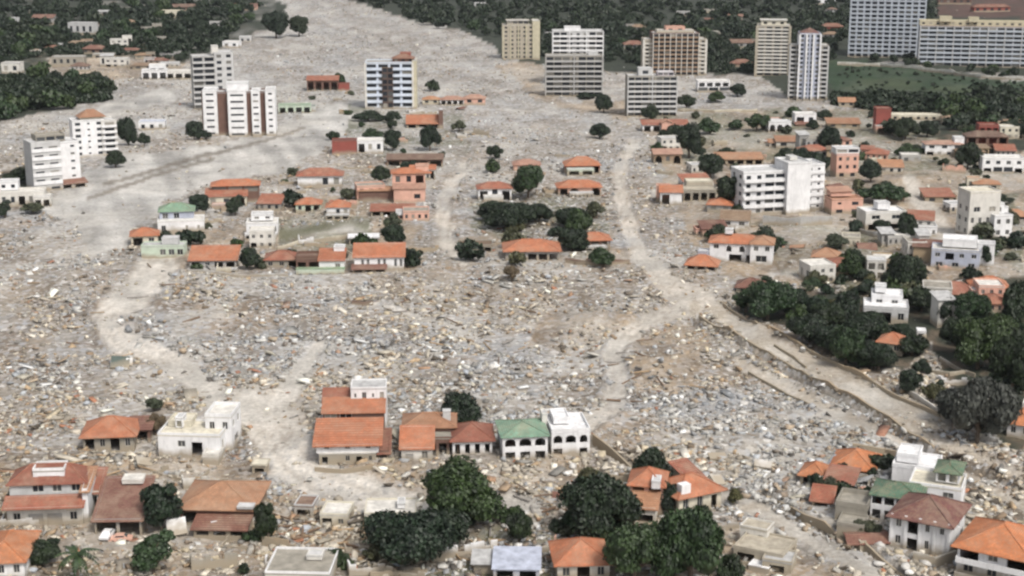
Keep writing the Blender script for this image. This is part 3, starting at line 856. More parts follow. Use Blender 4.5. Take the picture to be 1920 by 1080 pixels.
def rockpile(name, n, lo, hi, shape, kindname, power=2.2):
    px, py, x, y, s = scatter(n, lo, hi, power)
    k = len(x)
    z = np.array([Z(a, b) for a, b in zip(x, y)])
    sc3 = np.stack([rng.uniform(.8, 1.7, k), rng.uniform(.5, 1.1, k), rng.uniform(.35, .85, k)], 1)
    if shape == 'slab': sc3 = np.stack([rng.uniform(.9, 2.2, k), rng.uniform(.5, 1.1, k), rng.uniform(.08, .2, k)], 1)
    if shape == 'beam': sc3 = np.stack([rng.uniform(2.2, 5.0, k), rng.uniform(.10, .2, k), rng.uniform(.10, .2, k)], 1)
    v = CUBE[None] * sc3[:, None] + (rng.normal(size=(k, 8, 3)) * (.24 if shape == 'rock' else .06)) * sc3[:, None]
    a = rng.uniform(0, 6.28, k); tl = rng.normal(0, .45 if shape == 'rock' else (.3 if shape == 'slab' else .10), k)
    ca, sa, ct, st = np.cos(a), np.sin(a), np.cos(tl), np.sin(tl)
    X, Y_, Z_ = v[..., 0], v[..., 1], v[..., 2]
    X, Z_ = X * ct[:, None] - Z_ * st[:, None], X * st[:, None] + Z_ * ct[:, None]
    X, Y_ = X * ca[:, None] - Y_ * sa[:, None], X * sa[:, None] + Y_ * ca[:, None]
    v = np.stack([X, Y_, Z_], -1) * (s * .5)[:, None, None] + np.stack([x, y, z + s * (.12 if shape == 'rock' else .10)], -1)[:, None]
    f = (CUBEF[None] + (np.arange(k) * 8)[:, None, None]).reshape(-1, 4)
    ci = rng.choice(len(STONE), k, p=SW)
    if shape == 'beam': c = np.array([(.22, .16, .11), (.34, .25, .16), (.14, .10, .08), (.42, .36, .28)])[rng.integers(0, 4, k)]
    else: c = STONE[ci]
    if shape == 'slab': c = np.where(rng.uniform(0, 1, (k, 1)) < .045, np.array([[.34, .17, .11]]), c)
    zonal = (fbm(x / 30, y / 30, 91, 3) - .14 * np.clip((520 - px) / 200, 0, 1) * np.clip((py - 420) / 80, 0, 1) - .14 * (py > 840) - .13 * (px > 1180) * (py < 620))[:, None]
    tone = np.where(zonal > .5, np.array([[.96, .98, 1.0]]), np.array([[1.04, .98, .88]]))
    c = np.clip(c * tone * rng.uniform(.8, 1.2, (k, 1)), 0, .8)
    c4 = np.repeat(np.concatenate([c, np.ones((k, 1))], 1), 8, 0)
    o = link(name, npmesh(name, v.reshape(-1, 3), f, rock_mat(), c4))
    tag(o, kind='stuff', label=kindname)
    return o
BOULDERS = []
def boulder_mesh(i, c):
    k = (i, c)
    for kk, me in BOULDERS:
        if kk == k: return me
    g = np.random.default_rng(100 + i); iv, fc = ICO1
    q = 1 + .75 * (g.uniform(size=len(iv)) - .5)
    V = iv * q[:, None] * np.array([g.uniform(.9, 1.3), g.uniform(.8, 1.1), g.uniform(.6, .85)])
    cc = np.tile(np.array(list(c) + [1.0]), (len(V), 1))
    me = npmesh('boulder', V, fc, rock_mat(), cc, k=3)
    BOULDERS.append((k, me)); return me

# ------------------------------------------------------------------ towers
def B(w, d, h, **k):
    return dict(w=w, d=d, h=h, **k)
house('apartment_tower', 'tall pale hotel tower with a dense balcony grid, cut by the top edge', 1660, 108, -14, [
    B(132, 20, 168, wc='bluegrey', F=['b11:.66:.62:.2'] * 21, R=['w3'] * 21, fins=(12, .9, .9, 'hotelgrey'), balc=(21, .9, 'hotelgrey', 1.0), par=.8)], 'hotel')
house('apartment_tower', 'wide white hotel wing with long balconies and a yellow green roof, at the right edge', 1832, 126, -10, [
    B(212, 16, 74, wc='towergrey', F=['b14:.8:.6:.26'] * 9, balc=(9, 1.1, 'hotelgrey', 1.1), fins=(8, 1.3, .5, 'palegrey'), rc='ochre', par=.2),
    B(212, 9, 8, z=74, y=4, wc='yellow', rc='yellow', F='w16', par=.5), B(22, 6, 8, x=-60, z=82, wc='yellow', rc='yellow'), B(18, 6, 7, x=-10, z=82, wc='yellow', rc='yellow')], 'hotel')
house('apartment_tower', 'slim beige apartment tower directly behind the white finned tower', 1447, 142, -8, [
    B(60, 16, 92, wc='beige', F=['b4:.7:.6:.25'] * 14, R=['w2'] * 14, balc=(14, 1.0, 'offwhite', .9), fins=(2, 1.6, 1.6, 'beige')),
    B(46, 9, 10, z=92, wc='cream', F='w3', par=.2, ov=.8)], 'apartment tower')
house('apartment_tower', 'tower with white vertical fins and a maroon pyramid cap, beside the green meadow', 1514, 188, -6, [
    B(38, 14, 122, wc='bluegrey', F=['b4:.62:.6'] * 15, fins=(4, 1.2, .9, 'white')),
    B(70, 12, 100, y=1.5, wc='mudgrey', F=['b6:.7:.55'] * 12, R=['w3'] * 12, fins=(2, .6, .8, 'palegrey'), balc=(12, .8, 'palegrey', .8)),
    B(40, 13, 22, z=100, y=.5, wc='white', F='b3:.5:.3:.5', roof='hip', rc='maroon', rh=3.2, ov=.2)], 'apartment tower')
house('apartment_tower', 'broad brown apartment block with a fine white balcony grid and pinkish penthouse', 1266, 142, 3, [
    B(86, 16, 78, wc='brown', F=['b8:.8:.6'] * 10, fins=(9, 1.0, .4, 'offwhite'), balc=(10, .9, 'ochre', .9)),
    B(118, 13, 66, y=1.6, wc='beige', F=['w2,x1,x1,x1,x1,x1,w2'] * 9, fins=(2, .5, 1.2, 'offwhite'), balc=(9, .5, 'offwhite', .7)),
    B(36, 8, 11, z=78, wc='pink', rc='pink', F='w2', par=.3), B(70, 9, 5, z=78, wc='beige', par=.3)], 'apartment tower')
house('apartment_tower', 'grey slab block with eight pale balcony bands, in front of the brown block', 1222, 218, 2, [
    B(92, 13, 74, wc='mudgrey', F=['b3:.86:.6,b1:.5:.6,b3:.86:.6'] * 8, R=['w2'] * 8, balc=(8, 1.2, 'palegrey', 1.0), fins=(3, 1.3, .5, 'palegrey')),
    B(26, 6, 14, x=-12, z=74, wc='palegrey', F='w1', par=.2), B(30, 7, 7, x=26, z=74, wc='lilac', F='b3', par=.2)], 'apartment tower')
house('apartment_tower', 'white upper floors of an apartment tower rising behind the darker grey slab', 1083, 158, 1, [
    B(94, 14, 96, wc='palegrey', F=['b2,w3,b2'] * 11, balc=(11, 1.0, 'white', 1.0), fins=(4, 1.1, .6, 'white')),
    B(30, 6, 8, x=-10, z=96, wc='white', par=.2)], 'apartment tower')
house('apartment_tower', 'dark grey banded slab block in front of the taller white tower', 1076, 182, 1, [
    B(106, 12, 74, wc='mudgrey', F=['b3:.88:.62,b1:.4:.5,b3:.88:.62'] * 8, R=['w2'] * 8, balc=(8, 1.2, 'concrete', .8), fins=(3, 1.3, .7, 'grey'), rc='grey'),
    B(18, 5, 7, x=36, z=74, wc='palegrey', par=.2)], 'apartment tower')
house('apartment_tower', 'beige apartment block with a flat tan end wall, by the upper edge of the rubble', 972, 112, 4, [
    B(58, 13, 62, wc='beige', F=['w2,b1:.6:.6,w2'] * 8, fins=(5, .6, .8, 'yellow')),
    B(14, 15, 70, x=33, wc='yellow', par=.3), B(40, 9, 8, z=62, y=2, wc='beige', F='b4', par=.3, ov=.8)], 'apartment tower')
house('apartment_tower', 'pale blue block with dark window bands, dark central shaft and red roof cap', 731, 205, 2, [
    B(88, 14, 84, wc='blueish', F=['b2:.8:.5:.35,b2:.8:.5:.35'] * 7, R=['w2'] * 7, rc='mudgrey', balc=(7, .8, 'blueish', 1.2), fins=(2, 1.0, 1.0, 'offwhite'), par=.6),
    B(20, 3, 76, y=-7, x=-3, wc='darkbrown', F=['b2:.8:.7'] * 7, rc='mud', par=.0),
    B(8, 14.5, 88, x=47, wc='yellow', par=.2),
    B(40, 8, 8, x=26, z=84, y=1, wc='brown', roof='hip', rc='brick', rh=2.0, F='w3'), B(20, 4, 8, x=30, y=3, z=92, wc='redwall', roof='flat', rc='pink', par=.2)], 'apartment tower')
house('apartment_tower', 'white and brown striped apartment block with seven storeys on the left silt flat', 447, 256, 6, [
    B(34, 14, 84, wc='white', F=['n1:.7:.3:.3'] * 7, par=.8),
    B(132, 11, 80, y=2.2, wc='brown', F=['x1,b1:.5:.4,x1,b1:.6:.4,x1,x1,b1:.5:.4,x1,b1:.5:.4'] * 7, par=.5, pc='brown'),
    B(26, 13, 84, x=-50, y=1, wc='white', F=['n1:.55:.3'] * 7, L=['w2'] * 7, par=.6), B(16, 13, 82, x=34, y=1, wc='white', F=['n1:.6:.3'] * 7), B(18, 14, 84, x=61, y=1, wc='white', F=['n1:.4:.3'] * 7, R=['w2'] * 7),
    B(40, 8, 14, z=82, y=2, wc='white', par=.4)], 'apartment tower')
house('apartment_tower', 'light grey tower with dark recessed balconies behind the striped block', 386, 206, 16, [
    B(40, 12, 98, x=-20, wc='grey', F=['b2:.8:.62'] * 9, balc=(9, 1.0, 'palegrey', .8), L=['w2'] * 9),
    B(34, 13, 104, x=16, y=.8, wc='palegrey', F=['w2:.5:.5'] * 9, R=['w2'] * 9), B(12, 5, 14, x=2, z=102, wc='offwhite', par=.2)], 'apartment tower')
house('apartment_tower', 'small white apartment block with a terracotta roof, right of its white twin', 170, 296, 24, [
    B(54, 9, 66, wc='white', F=['w1:.5:.5,n1,w1:.5:.5'] * 6, R=['b1:.8:.5'] * 6, par=.4),
    B(26, 9.4, 64, x=34, wc='offwhite', R=['b2:.8:.5'] * 6, F=['b1:.7:.5'] * 6, par=.4, balc=(6, .9, 'white', .9)),
    B(40, 7, 8, z=66, y=1, x=8, wc='cream', roof='hip', rc='tan', rh=2.6, ov=.9)], 'apartment block')
house('apartment_tower', 'white apartment block with a dark roof top and a red awning, at the left edge', 92, 358, 32, [
    B(46, 11, 90, wc='palegrey', F=['w2:.6:.3'] * 6, R=['n3'] * 6, par=.5, balc=(6, .35, 'white', 1.3)),
    B(44, 11, 84, x=36, y=4.5, wc='white', F=['n2:.3:.3'] * 6, R=['n3'] * 6, par=.5), B(46, 7, 11, x=14, z=88, y=3, wc='mudgrey', rc='mudgrey', F='b3'),
    B(44, 4, 12, x=40, y=-3, wc='offwhite', roof='shed', rc='brick', rh=1.2, F='o2')], 'apartment block')
house('apartment_building', 'white stepped apartment building with balcony rows and a blank white middle slab', 1431, 402, 14, [
    B(82, 12, 78, wc='white', F=['w2,b2:.85:.45:.4'] * 5, L=['w2'] * 5, balc=(5, 1.0, 'white', 1.05), par=.7),
    B(46, 12, 94, x=62, y=-2.6, wc='white', par=.6, F=None), B(44, 11, 84, x=104, y=3, wc='white', F=['b1:.75:.4:.35,n1'] * 6, R=['w2'] * 6, balc=(6, .5, 'white', .8), par=.6),
    B(14, 4, 6, x=64, z=96, wc='offwhite', par=.1)], 'apartment building')
house('apartment_building', 'cream three storey house with white cubic extensions, near the right edge', 1842, 448, 10, [
    B(60, 9, 82, wc='offwhite', F=['-', 'w2:.4:.5,w2:.4:.5', 'w2', 'x1'], L=['w2', 'w2', 'w2', '-'], rc='cream', par=.5),
    B(36, 10, 40, x=32, y=-2, wc='white', F=['w2', 'w2'], R='w2', par=.4), B(34, 8, 58, x=26, y=1, wc='white', F=['-', 'w2:.35', 'w2:.35'], par=.4), B(22, 5, 9, x=42, z=42, wc='white', par=.2)], 'house')

# ------------------------------------------------------------------ the near row of houses
house('house', 'ruined house with an orange hipped roof and grey walls, left of the white flat-roofed villa', 205, 848, 6, [
    B(92, 9, 32, wc='mudgrey', F=['o1,w1,o1,w1', 'w1,o1'][:1], R='w2', roof='hip', rc='orange', rh=2.6, ov=.8),
    B(40, 6, 30, x=52, y=2.5, wc='brown', F='o1', roof='shed', rc='brick', rh=.7)])
house('villa', 'white flat-roofed modern villa standing in mud beside the pale track', 356, 858, -4, [
    B(118, 9, 40, wc='white', F='x1,w1:.5:.3:.5,o1:.7:.7,x1', R='w2', rc='cream', par=.5),
    B(50, 8, 62, x=46, y=4, wc='white', F=['-', 'w2'], R=['w1', 'w2'], rc='offwhite', par=.7),
    B(14, 3, 16, x=-28, z=44, y=1, wc='white', F='o1', par=.2), B(44, 5, 8, x=-30, y=3, z=42, wc='cream', rc='cream', par=.3), B(30, 4, 14, x=48, y=-6, wc='offwhite', rc='offwhite', par=.6)], 'villa')
house('house', 'large stepped house with orange roofs and a white box on top, beside the track', 652, 868, 3, [
    B(106, 11, 20, wc='mudgrey', F='o1:.5:.7,x1,w1:.4:.5,o1:.5:.7,w1:.3', roof='flat', rc='offwhite', z=0, par=0),
    B(116, 11.5, 16, y=.6, z=20.5, wc='white', F='w1:.25:.4:.45,w1:.25:.4:.45,w1:.25:.4:.45', R='w2', roof='shed', rc='orange', rh=1.5, ov=.8),
    B(118, 6, 57, y=11, x=6, wc='brown', F=['-', '-', 'b2:.8:.7:.2,x1,x1'], R=['-', 'w2', 'w2'], roof='shed', rc='orange', rh=1.3, ov=.4),
    B(70, 6, 84, x=34, y=16.6, wc='white', F=['-', '-', 'n1,w1:.5:.5,n1,w1:.5:.5'], R=['-', '-', 'w2'], rc='concrete', par=.3),
    B(46, 5, 60, x=-32, y=17, wc='brown', roof='shed', rc='red', rh=1.3), B(22, 7, 22, x=66, y=-1, wc='brown', F='o1', roof='shed', rc='brick', rh=2.2)])
house('house', 'tan and orange roofed house with a white garage, next to the large stepped house', 782, 868, 2, [
    B(58, 7, 30, wc='offwhite', F='g1:.5:.6,w1:.4', roof='shed', rc='orange', rh=2.2, ov=.5),
    B(96, 8, 46, x=22, y=8, wc='brown', F='o2', roof='hip', rc='tan', rh=1.7, ov=.6),
    B(60, 6, 34, x=48, y=3, wc='brown', F='o3', rc='mudgrey', par=.3)])
house('house', 'low red-roofed house with white arcades and a pale water tank', 886, 858, 4, [
    B(74, 9, 30, wc='white', F='o4:.5:.6:.1', R='w2', roof='hip', rc='red', rh=2.1, ov=.7, extra=[(-5, 3.5, 1.6, 1.6, 3.6, 'palegrey', 'water_tank')])])
house('villa', 'white villa with a pale green roof and dark arched loggias, left of its white twin', 985, 866, 7, [
    B(84, 10, 46, wc='white', F=['o3:.66:.66', 'a1:.7:.62:.12,a1:.8:.62:.12,a1:.7:.62:.12'], L=['w2', 'w2'], R=['w2', 'w2'], roof='hip', rc='palegreen', rh=1.5, ov=.5),
    B(10, 3, 60, x=46, y=4, wc='offwhite', par=.2)], 'villa')
house('villa', 'white flat-topped villa with dark arches, right of the green-roofed one', 1070, 855, 7, [
    B(72, 10, 46, wc='white', F=['o1:.7:.66,x1,o1:.6:.66', 'a1:.7:.62:.12,a1:.8:.62:.12,a1:.6:.62:.12'], R=['w2', 'w2'], L=['w2', 'w2'], rc='white', par=.6),
    B(30, 6, 8, x=-12, y=2, z=50, wc='white', rc='white', par=.3)], 'villa')
house('house', 'wide double house with red roofs, dormer and open garages in the lower left corner', 86, 985, 5, [
    B(138, 8, 34, wc='offwhite', F='w1:.4,g1:.8:.7,g1:.8:.7,w1:.4', roof='flat', rc='concrete', par=0),
    B(142, 3, 4, y=-3.6, z=36, wc='offwhite', roof='shed', rc='red', rh=1.1, ov=.4),
    B(140, 7, 26, y=3, z=42, wc='palegrey', F='x1,w1:.6:.5,w1:.5:.5,w1:.5:.5', R='w1', roof='hip', rc='red', rh=2.4, ov=.5),
    B(58, 4, 40, x=2, y=2.5, z=44, wc='white', F=['-', 'b1:.7:.3'], rc='mudgrey', par=.5), B(10, 9, 66, x=74, y=1, wc='white', roof='shed', rc='tan', rh=.8)])
house('house', 'narrow annex with a small red roof between the double house and the carport', 172, 962, 4, [B(32, 7, 40, wc='offwhite', F='o1', roof='shed', rc='red', rh=1.9)])
house('house', 'dark red shed roof over an open carport with parked cars, lower left', 222, 1000, 2, [
    B(86, 12, 34, wc='grey', F='o2:.86:.78', roof='shed', rc='brick', rh=3.4, ov=.6), B(40, 3, 6, x=10, y=5, z=62, wc='offwhite', rc='offwhite', par=.1)])
house('house', 'broad tan-orange gabled roof over a dark verandah, left of the slim cypress', 406, 985, -3, [
    B(136, 13, 32, wc='brown', F='o3:.8:.66', roof='hip', rc='tan', rh=2.6, ov=.8),
    B(96, 5, 14, x=18, y=-9, wc='darkbrown', F='o3', roof='shed', rc='brick', rh=1.0), B(30, 2, 3, x=58, y=-6.6, z=34, wc='palegrey', rc='palegrey', par=0)])
house('house', 'bright orange roof cut off by the bottom left corner', 4, 1092, 6, [B(84, 12, 34, wc='white', F='w3', R='w3', roof='hip', rc='bright', rh=2.0, ov=.6)])
house('house', 'grey flat-roofed house cut by the bottom edge, ringed by a white parapet', 558, 1098, -3, [
    B(122, 10, 22, wc='offwhite', F='o3', rc='mudgrey', par=.4, pc='white'), B(30, 2.5, 6, x=22, y=1.5, z=26, wc='offwhite', par=.1)])
house('house', 'low cream house half hidden behind the big dark trees', 732, 988, 2, [
    B(96, 7, 26, wc='cream', F='o1:.8:.7,w1:.5:.4', rc='offwhite', par=.3), B(14, 3, 7, x=20, z=30, wc='white', par=.1)])
house('house', 'orange hipped roof near the bottom edge, left of the dark tree group', 1094, 1086, 4, [B(98, 9, 36, wc='offwhite', F='w1,o1,w1', L='w1', roof='hip', rc='orange', rh=2.5, ov=.7)])
house('shed', 'pale blue metal-roofed shed cut by the bottom edge', 968, 1092, -2, [
    B(86, 7, 24, wc='bluegrey', F='o2', roof='shed', rc='bluegrey', rh=.8, ov=.3), B(40, 4, 18, x=-62, y=2, wc='mudgrey', roof='shed', rc='concrete', rh=.5)], 'shed')
house('house', 'terraced orange-roofed house wedged between two dark tree crowns', 1206, 985, -10, [
    B(44, 6, 30, wc='offwhite', F='o1:.8:.5', roof='shed', rc='tan', rh=1.2), B(62, 7, 52, y=6, wc='pink', F=['-', 'o2'], R=['w1', 'w1'], roof='hip', rc='orange', rh=2.0, ov=.6), B(16, 3, 12, x=18, y=3, z=48, wc='white', par=.2)])
house('house', 'orange-roofed house with cream walls and a white roof hatch, right of the round tree', 1312, 962, 28, [
    B(84, 8, 42, wc='cream', F='w1:.4:.6,w1:.4:.6,o1:.4:.7', L='w3:.4:.6', roof='hip', rc='orange', rh=2.3, ov=.9, extra=[(-3.2, -3.2, 2.0, 1.6, 1.9, 'white', 'roof_hatch')]), B(30, 6, 36, x=40, y=7, wc='cream', roof='shed', rc='red', rh=1.4)])
house('house', 'small flat-topped beige house with a white canopy, right of the dark tree group', 1420, 1058, -28, [
    B(84, 8, 24, wc='beige', F='o1,w1', R='o1', rc='beige', par=.4), B(34, 3, 10, x=10, y=-5, z=0, wc='white', rc='white', par=0), B(48, 4, 36, y=4.5, x=-30, wc='offwhite', rc='beige', F='w2', par=.3)])
house('garage', 'low concrete garage with a dark opening beside the flat-topped beige house', 1456, 1074, -20, [B(52, 5, 22, wc='beige', F='o1:.5:.7', rc='concrete', par=.3)], 'garage')

# lower right cluster along the canal
house('house', 'bright orange roof at the head of the white villa row, lower right', 1598, 888, -20, [B(68, 9, 16, wc='pink', F='w2', roof='hip', rc='bright', rh=2.2, ov=.8)])
house('house', 'small pale orange roof left of the brick red roof, lower right row', 1522, 908, -22, [B(42, 6, 20, wc='cream', F='o1', roof='hip', rc='bright', rh=1.6)])
house('house', 'brick red shed roof house between the orange roof and the grey mud-filled terrace', 1570, 930, -24, [B(46, 6, 24, wc='grey', F='o1', R='o1', roof='shed', rc='red', rh=1.4)])
house('house', 'collapsed red-roofed hut at the canal edge', 1540, 952, -18, [B(34, 4, 16, wc='redwall', F='o1', roof='shed', rc='red', rh=1.4)])
house('house', 'roofless terrace filled with grey green mud beside the white villa', 1594, 985, -22, [B(54, 7, 26, wc='mudgrey', rc='mudgrey', par=.9, R='o1'), B(46, 5, 12, x=8, y=-6, wc='mudgrey', rc='mudgrey', par=.4)], 'ruin')
house('villa', 'long white villa with dark green roof panels and slim white columns', 1676, 985, -22, [
    B(84, 8, 46, wc='white', F=['o4:.7:.74', 'o4:.8:.6:.2'], R=['w2', 'w2'], roof='hip', rc='green', rh=1.4, ov=.4),
    B(90, 8, 46, x=58, y=7, wc='white', F=['w2', 'w2'], R=['w2', 'n2'], rc='cream', par=.5), B(40, 6, 20, x=76, y=8, z=52, wc='white', F='o2', R='o2:.8:.7', roof='hip', rc='green', rh=.9),
    B(80, 8, 40, x=10, y=17, wc='white', L='n3', rc='white', par=.6), B(40, 6, 12, x=-6, y=18, z=44, wc='white', rc='white', par=.4)], 'villa')
house('villa', 'white two storey villa with a maroon hipped roof and corner columns', 1722, 1035, -30, [
    B(94, 11, 62, wc='white', F=['w1:.4:.5,o1:.7:.72,w1:.3:.5,x1', 'w1:.4:.5,o1:.7:.72,w1:.3:.5,w1:.3:.4'], R=['w1:.3:.5,x1,o1:.5:.7', 'n2,o1:.5:.7,w1'], fins=(5, .25, .45, 'white'), roof='hip', rc='maroon', rh=2.6, ov=.9)], 'villa')
house('villa', 'white house with a wide bright orange roof in the lower right corner', 1858, 1088, -32, [
    B(112, 13, 56, wc='white', F=['w2,d1', 'o1:.8:.7,w1,o1:.8:.7'], R=['w3', 'n3'], roof='hip', rc='bright', rh=2.8, ov=1.0, balc=(2, 1.2, 'white', .9)), B(80, 10, 56, x=90, y=6, wc='white', R=['w2', 'w2'], F=['w2', 'w2'], roof='hip', rc='bright', rh=2.8, ov=1.0)], 'villa')
house('house', 'orange-roofed white house at the right edge below the bare grey tree', 1910, 822, -25, [B(40, 8, 28, wc='white', F='w2', roof='hip', rc='bright', rh=1.8), B(30, 5, 40, x=10, y=7, wc='white', par=.4)])

# ------------------------------------------------------------------ middle village
house('house', 'white villa with a pale green roof at the left edge of the village', 340, 436, 10, [
    B(84, 9, 26, wc='white', F='w1:.4,x1,n2', L='w2', roof='flat', rc='offwhite', par=.3), B(62, 8, 42, x=-8, y=4, wc='bluegrey', F=['-', 'b2:.5:.5,x1'], L=['-', 'w2'], roof='hip', rc='palegreen', rh=2.0, ov=.6)], 'villa')
house('house', 'small orange-roofed house left of the grey flat-roofed building', 272, 462, 12, [B(48, 7, 22, wc='cream', F='o1,w1', L='w1', roof='hip', rc='orange', rh=1.8, ov=.6)])
house('house', 'long grey flat building with a row of dark windows, left tip of the village', 306, 486, 3, [B(80, 6, 22, wc='palegreen', F='x1,x1,w3:.7:.5', rc='concrete', par=.4), B(30, 4, 10, x=12, z=24, y=1, wc='palegrey', par=.2)])
house('house', 'two-level orange-roofed house with cream walls above two dark trees', 425, 388, 8, [
    B(74, 8, 22, wc='cream', F='w2,o1', roof='shed', rc='red', rh=1.6), B(88, 8, 36, x=16, y=6, wc='brown', F=['-', 'b3'], roof='hip', rc='orange', rh=1.7, ov=.6), B(36, 3, 8, x=-8, y=-6, wc='pink', par=.3)])
house('house', 'white house with a flat canopy, middle of the village lane', 492, 446, 6, [B(58, 8, 24, wc='white', F='w2,o1', L='w2', rc='offwhite', par=.3), B(40, 5, 10, z=27, y=1, wc='white', F='w2', par=.3), B(58, 3, 8, y=-6, x=-2, wc='white', F='o4:.7', par=.1)])
house('shed', 'white flat-roofed shed beside the dark tree in the village centre', 682, 456, 5, [B(54, 6, 14, wc='grey', F='o3', rc='white', par=.1, ov=.6)], 'shed')
house('house', 'long house with a plain orange roof at the lower left of the village', 400, 508, 3, [B(86, 9, 24, wc='grey', F='o1,w1,o1,o1', R='w2', roof='shed', rc='orange', rh=2.4, ov=.6), B(92, 3, 8, y=-6, wc='palegrey', F='o4', rc='concrete', par=.1)])
house('house', 'orange-red roofed house half covered by a dark tree, lower village row', 528, 504, 3, [B(62, 8, 18, wc='mudgrey', F='w2,o1', roof='hip', rc='red', rh=1.9, ov=.5)])
house('ruin', 'brown roofless ruin between two orange-roofed houses in the lower village row', 577, 510, 4, [B(42, 7, 26, wc='brown', F='o2', rc='brown', par=.8)], 'ruin')
house('house', 'orange-roofed house with white walls and pale green garden wall, lower village row', 622, 514, 2, [B(46, 8, 28, wc='white', F='x1,w1', R='w1', roof='shed', rc='orange', rh=1.9, ov=.5), B(20, 4, 6, x=12, y=4, z=36, wc='white', par=.2), B(90, 2.4, 14, x=-20, y=-5.2, wc='palegreen', F='o5:.4:.4', par=0, rc='palegreen')])
house('house', 'white house with a long orange roof, right end of the lower village row', 711, 508, 3, [
    B(92, 9, 28, wc='white', F='x1,w2:.5:.5,x1,w2:.5:.5,x1,w2:.5:.5', R='w2', roof='shed', rc='orange', rh=2.2, ov=.6), B(60, 3, 10, x=-18, y=-6, wc='brown', F='o3', roof='shed', rc='brick', rh=.7)])
house('house', 'white house with a wide red hipped roof left of the round tree', 600, 350, 4, [B(82, 9, 26, wc='white', F='x1,x1,w2:.5:.5', L='w2', roof='hip', rc='red', rh=2.2, ov=.8), B(34, 6, 20, x=-20, y=-1, wc='palegreen', roof='flat', rc='palegreen', par=0)])
house('house', 'small orange-roofed house left of a matching one with white walls', 578, 398, 3, [B(46, 7, 16, wc='palegreen', F='w1,o2', roof='hip', rc='orange', rh=1.8, ov=.5)])
house('house', 'small orange-roofed house with white walls and a pair of dark windows, right of its match', 634, 406, 3, [B(42, 7, 20, wc='white', F='x1,w2:.5', R='w1', roof='hip', rc='orange', rh=1.9, ov=.6), B(44, 3, 7, y=-6, wc='grey', F='o3', par=.1)])
house('house', 'tall pink house with stacked salmon roofs in the village centre', 768, 384, 5, [
    B(58, 7, 28, wc='pink', F='x1,w1:.4:.3', R='w1', roof='gable', rc='pink', rh=1.3, ov=.5), B(62, 8, 50, x=0, y=8, wc='pink', F=['-', 'w2,o1'], R=['w1', 'w1'], roof='hip', rc='orange', rh=1.4, ov=.6),
    B(24, 5, 9, x=26, y=9, z=50, wc='pink', rc='pink', par=.3), B(76, 4, 20, x=-56, y=4, wc='brown', roof='shed', rc='tan', rh=.8)])
house('house', 'long low building with a red-brown roof in front of the pink house', 736, 406, 2, [B(80, 6, 12, wc='mudgrey', F='o4', roof='shed', rc='red', rh=1.3, ov=.5)])
house('house', 'long low dark building with a brown roof, north of the village', 778, 312, 1, [B(104, 7, 16, wc='brown', F='o4:.8', roof='shed', rc='brown', rh=1.2, ov=.5)])
house('house', 'dark red walled house attached to a white house, north of the village', 646, 290, 4, [B(46, 8, 22, wc='redwall', roof='flat', rc='brick', par=.3), B(48, 8, 22, x=48, y=1, wc='white', F='o1,w2', rc='offwhite', par=.3)])
house('house', 'orange-roofed house with dark open sides, below the pale blue tower', 793, 240, 3, [B(60, 9, 10, wc='darkbrown', F='o3', roof='shed', rc='orange', rh=3.2, ov=.5), B(8, 10, 34, x=34, wc='brown', par=.1)])
house('row_house', 'row of low pink houses with patchy salmon roofs, right of the pale blue tower', 848, 198, 1, [B(44, 7, 10, wc='white', F='o4', roof='hip', rc='pink', rh=1.6), B(40, 7, 12, x=42, y=1, wc='pink', F='w2', roof='hip', rc='pink', rh=1.7), B(32, 6, 10, x=-40, y=1, wc='cream', F='w2', roof='hip', rc='tan', rh=1.4)], 'row house')
house('ruin', 'ruined red-roofed house on the grey riverbed beside a single round tree', 605, 172, 3, [B(58, 8, 20, wc='brown', F='o4', roof='shed', rc='red', rh=1.8), B(20, 6, 12, x=40, y=-2, wc='redwall', rc='brick', par=.3)], 'ruin')
house('shed', 'flattened pale green house on the silt right of the striped block', 553, 214, 6, [B(60, 8, 14, wc='palegreen', F='o4', rc='palegreen', par=.3), B(44, 4, 10, x=16, y=5, wc='palegrey', rc='green', par=.2)], 'shed')
house('house', 'low white and grey house beside the dark tree on the left silt bank', 285, 244, 6, [B(48, 8, 16, wc='white', F='w3', rc='bluegrey', par=.3)])
house('house', 'low white villa complex with many small openings at the left edge', 42, 386, 10, [B(80, 8, 24, wc='offwhite', F='w2,o1,w1,o1', R='w2', rc='offwhite', par=.6), B(34, 6, 14, x=-26, y=4, z=26, wc='white', F='w2', par=.4), B(30, 5, 18, x=38, y=-5, wc='offwhite', F='o2', par=.4)], 'villa')
house('house', 'house with a red tiled roof left of the dark trees in the centre', 928, 376, 5, [B(62, 8, 26, wc='white', F='o1,w1:.5:.6,o1', L='w2', roof='hip', rc='red', rh=1.8, ov=.6), B(36, 4, 12, x=-4, y=-6, wc='offwhite', par=.3)])
house('house', 'house with a big red hipped roof above the arched red house, centre', 1093, 324, 4, [B(64, 10, 16, wc='redwall', F='w2,o2', roof='hip', rc='orange', rh=2.9, ov=.6), B(50, 4, 10, x=-6, y=-7, wc='palegreen', F='o2', par=.2)])
house('house', 'red-roofed house with dark arches and a white balcony, centre', 1087, 366, 4, [B(80, 9, 18, wc='pink', F='o1,a1:.8:.8,x1,a1:.8:.8', roof='hip', rc='orange', rh=2.0, ov=.7), B(44, 2.5, 9, y=-6, x=2, wc='white', F='o6:.4:.6', par=0)])
house('house', 'broad orange hipped roof at the front of the central tree island', 998, 488, 2, [B(100, 11, 20, wc='grey', F='x1,x1,o3:.8:.6', L='w2', R='o1', roof='hip', rc='orange', rh=2.4, ov=.9)])
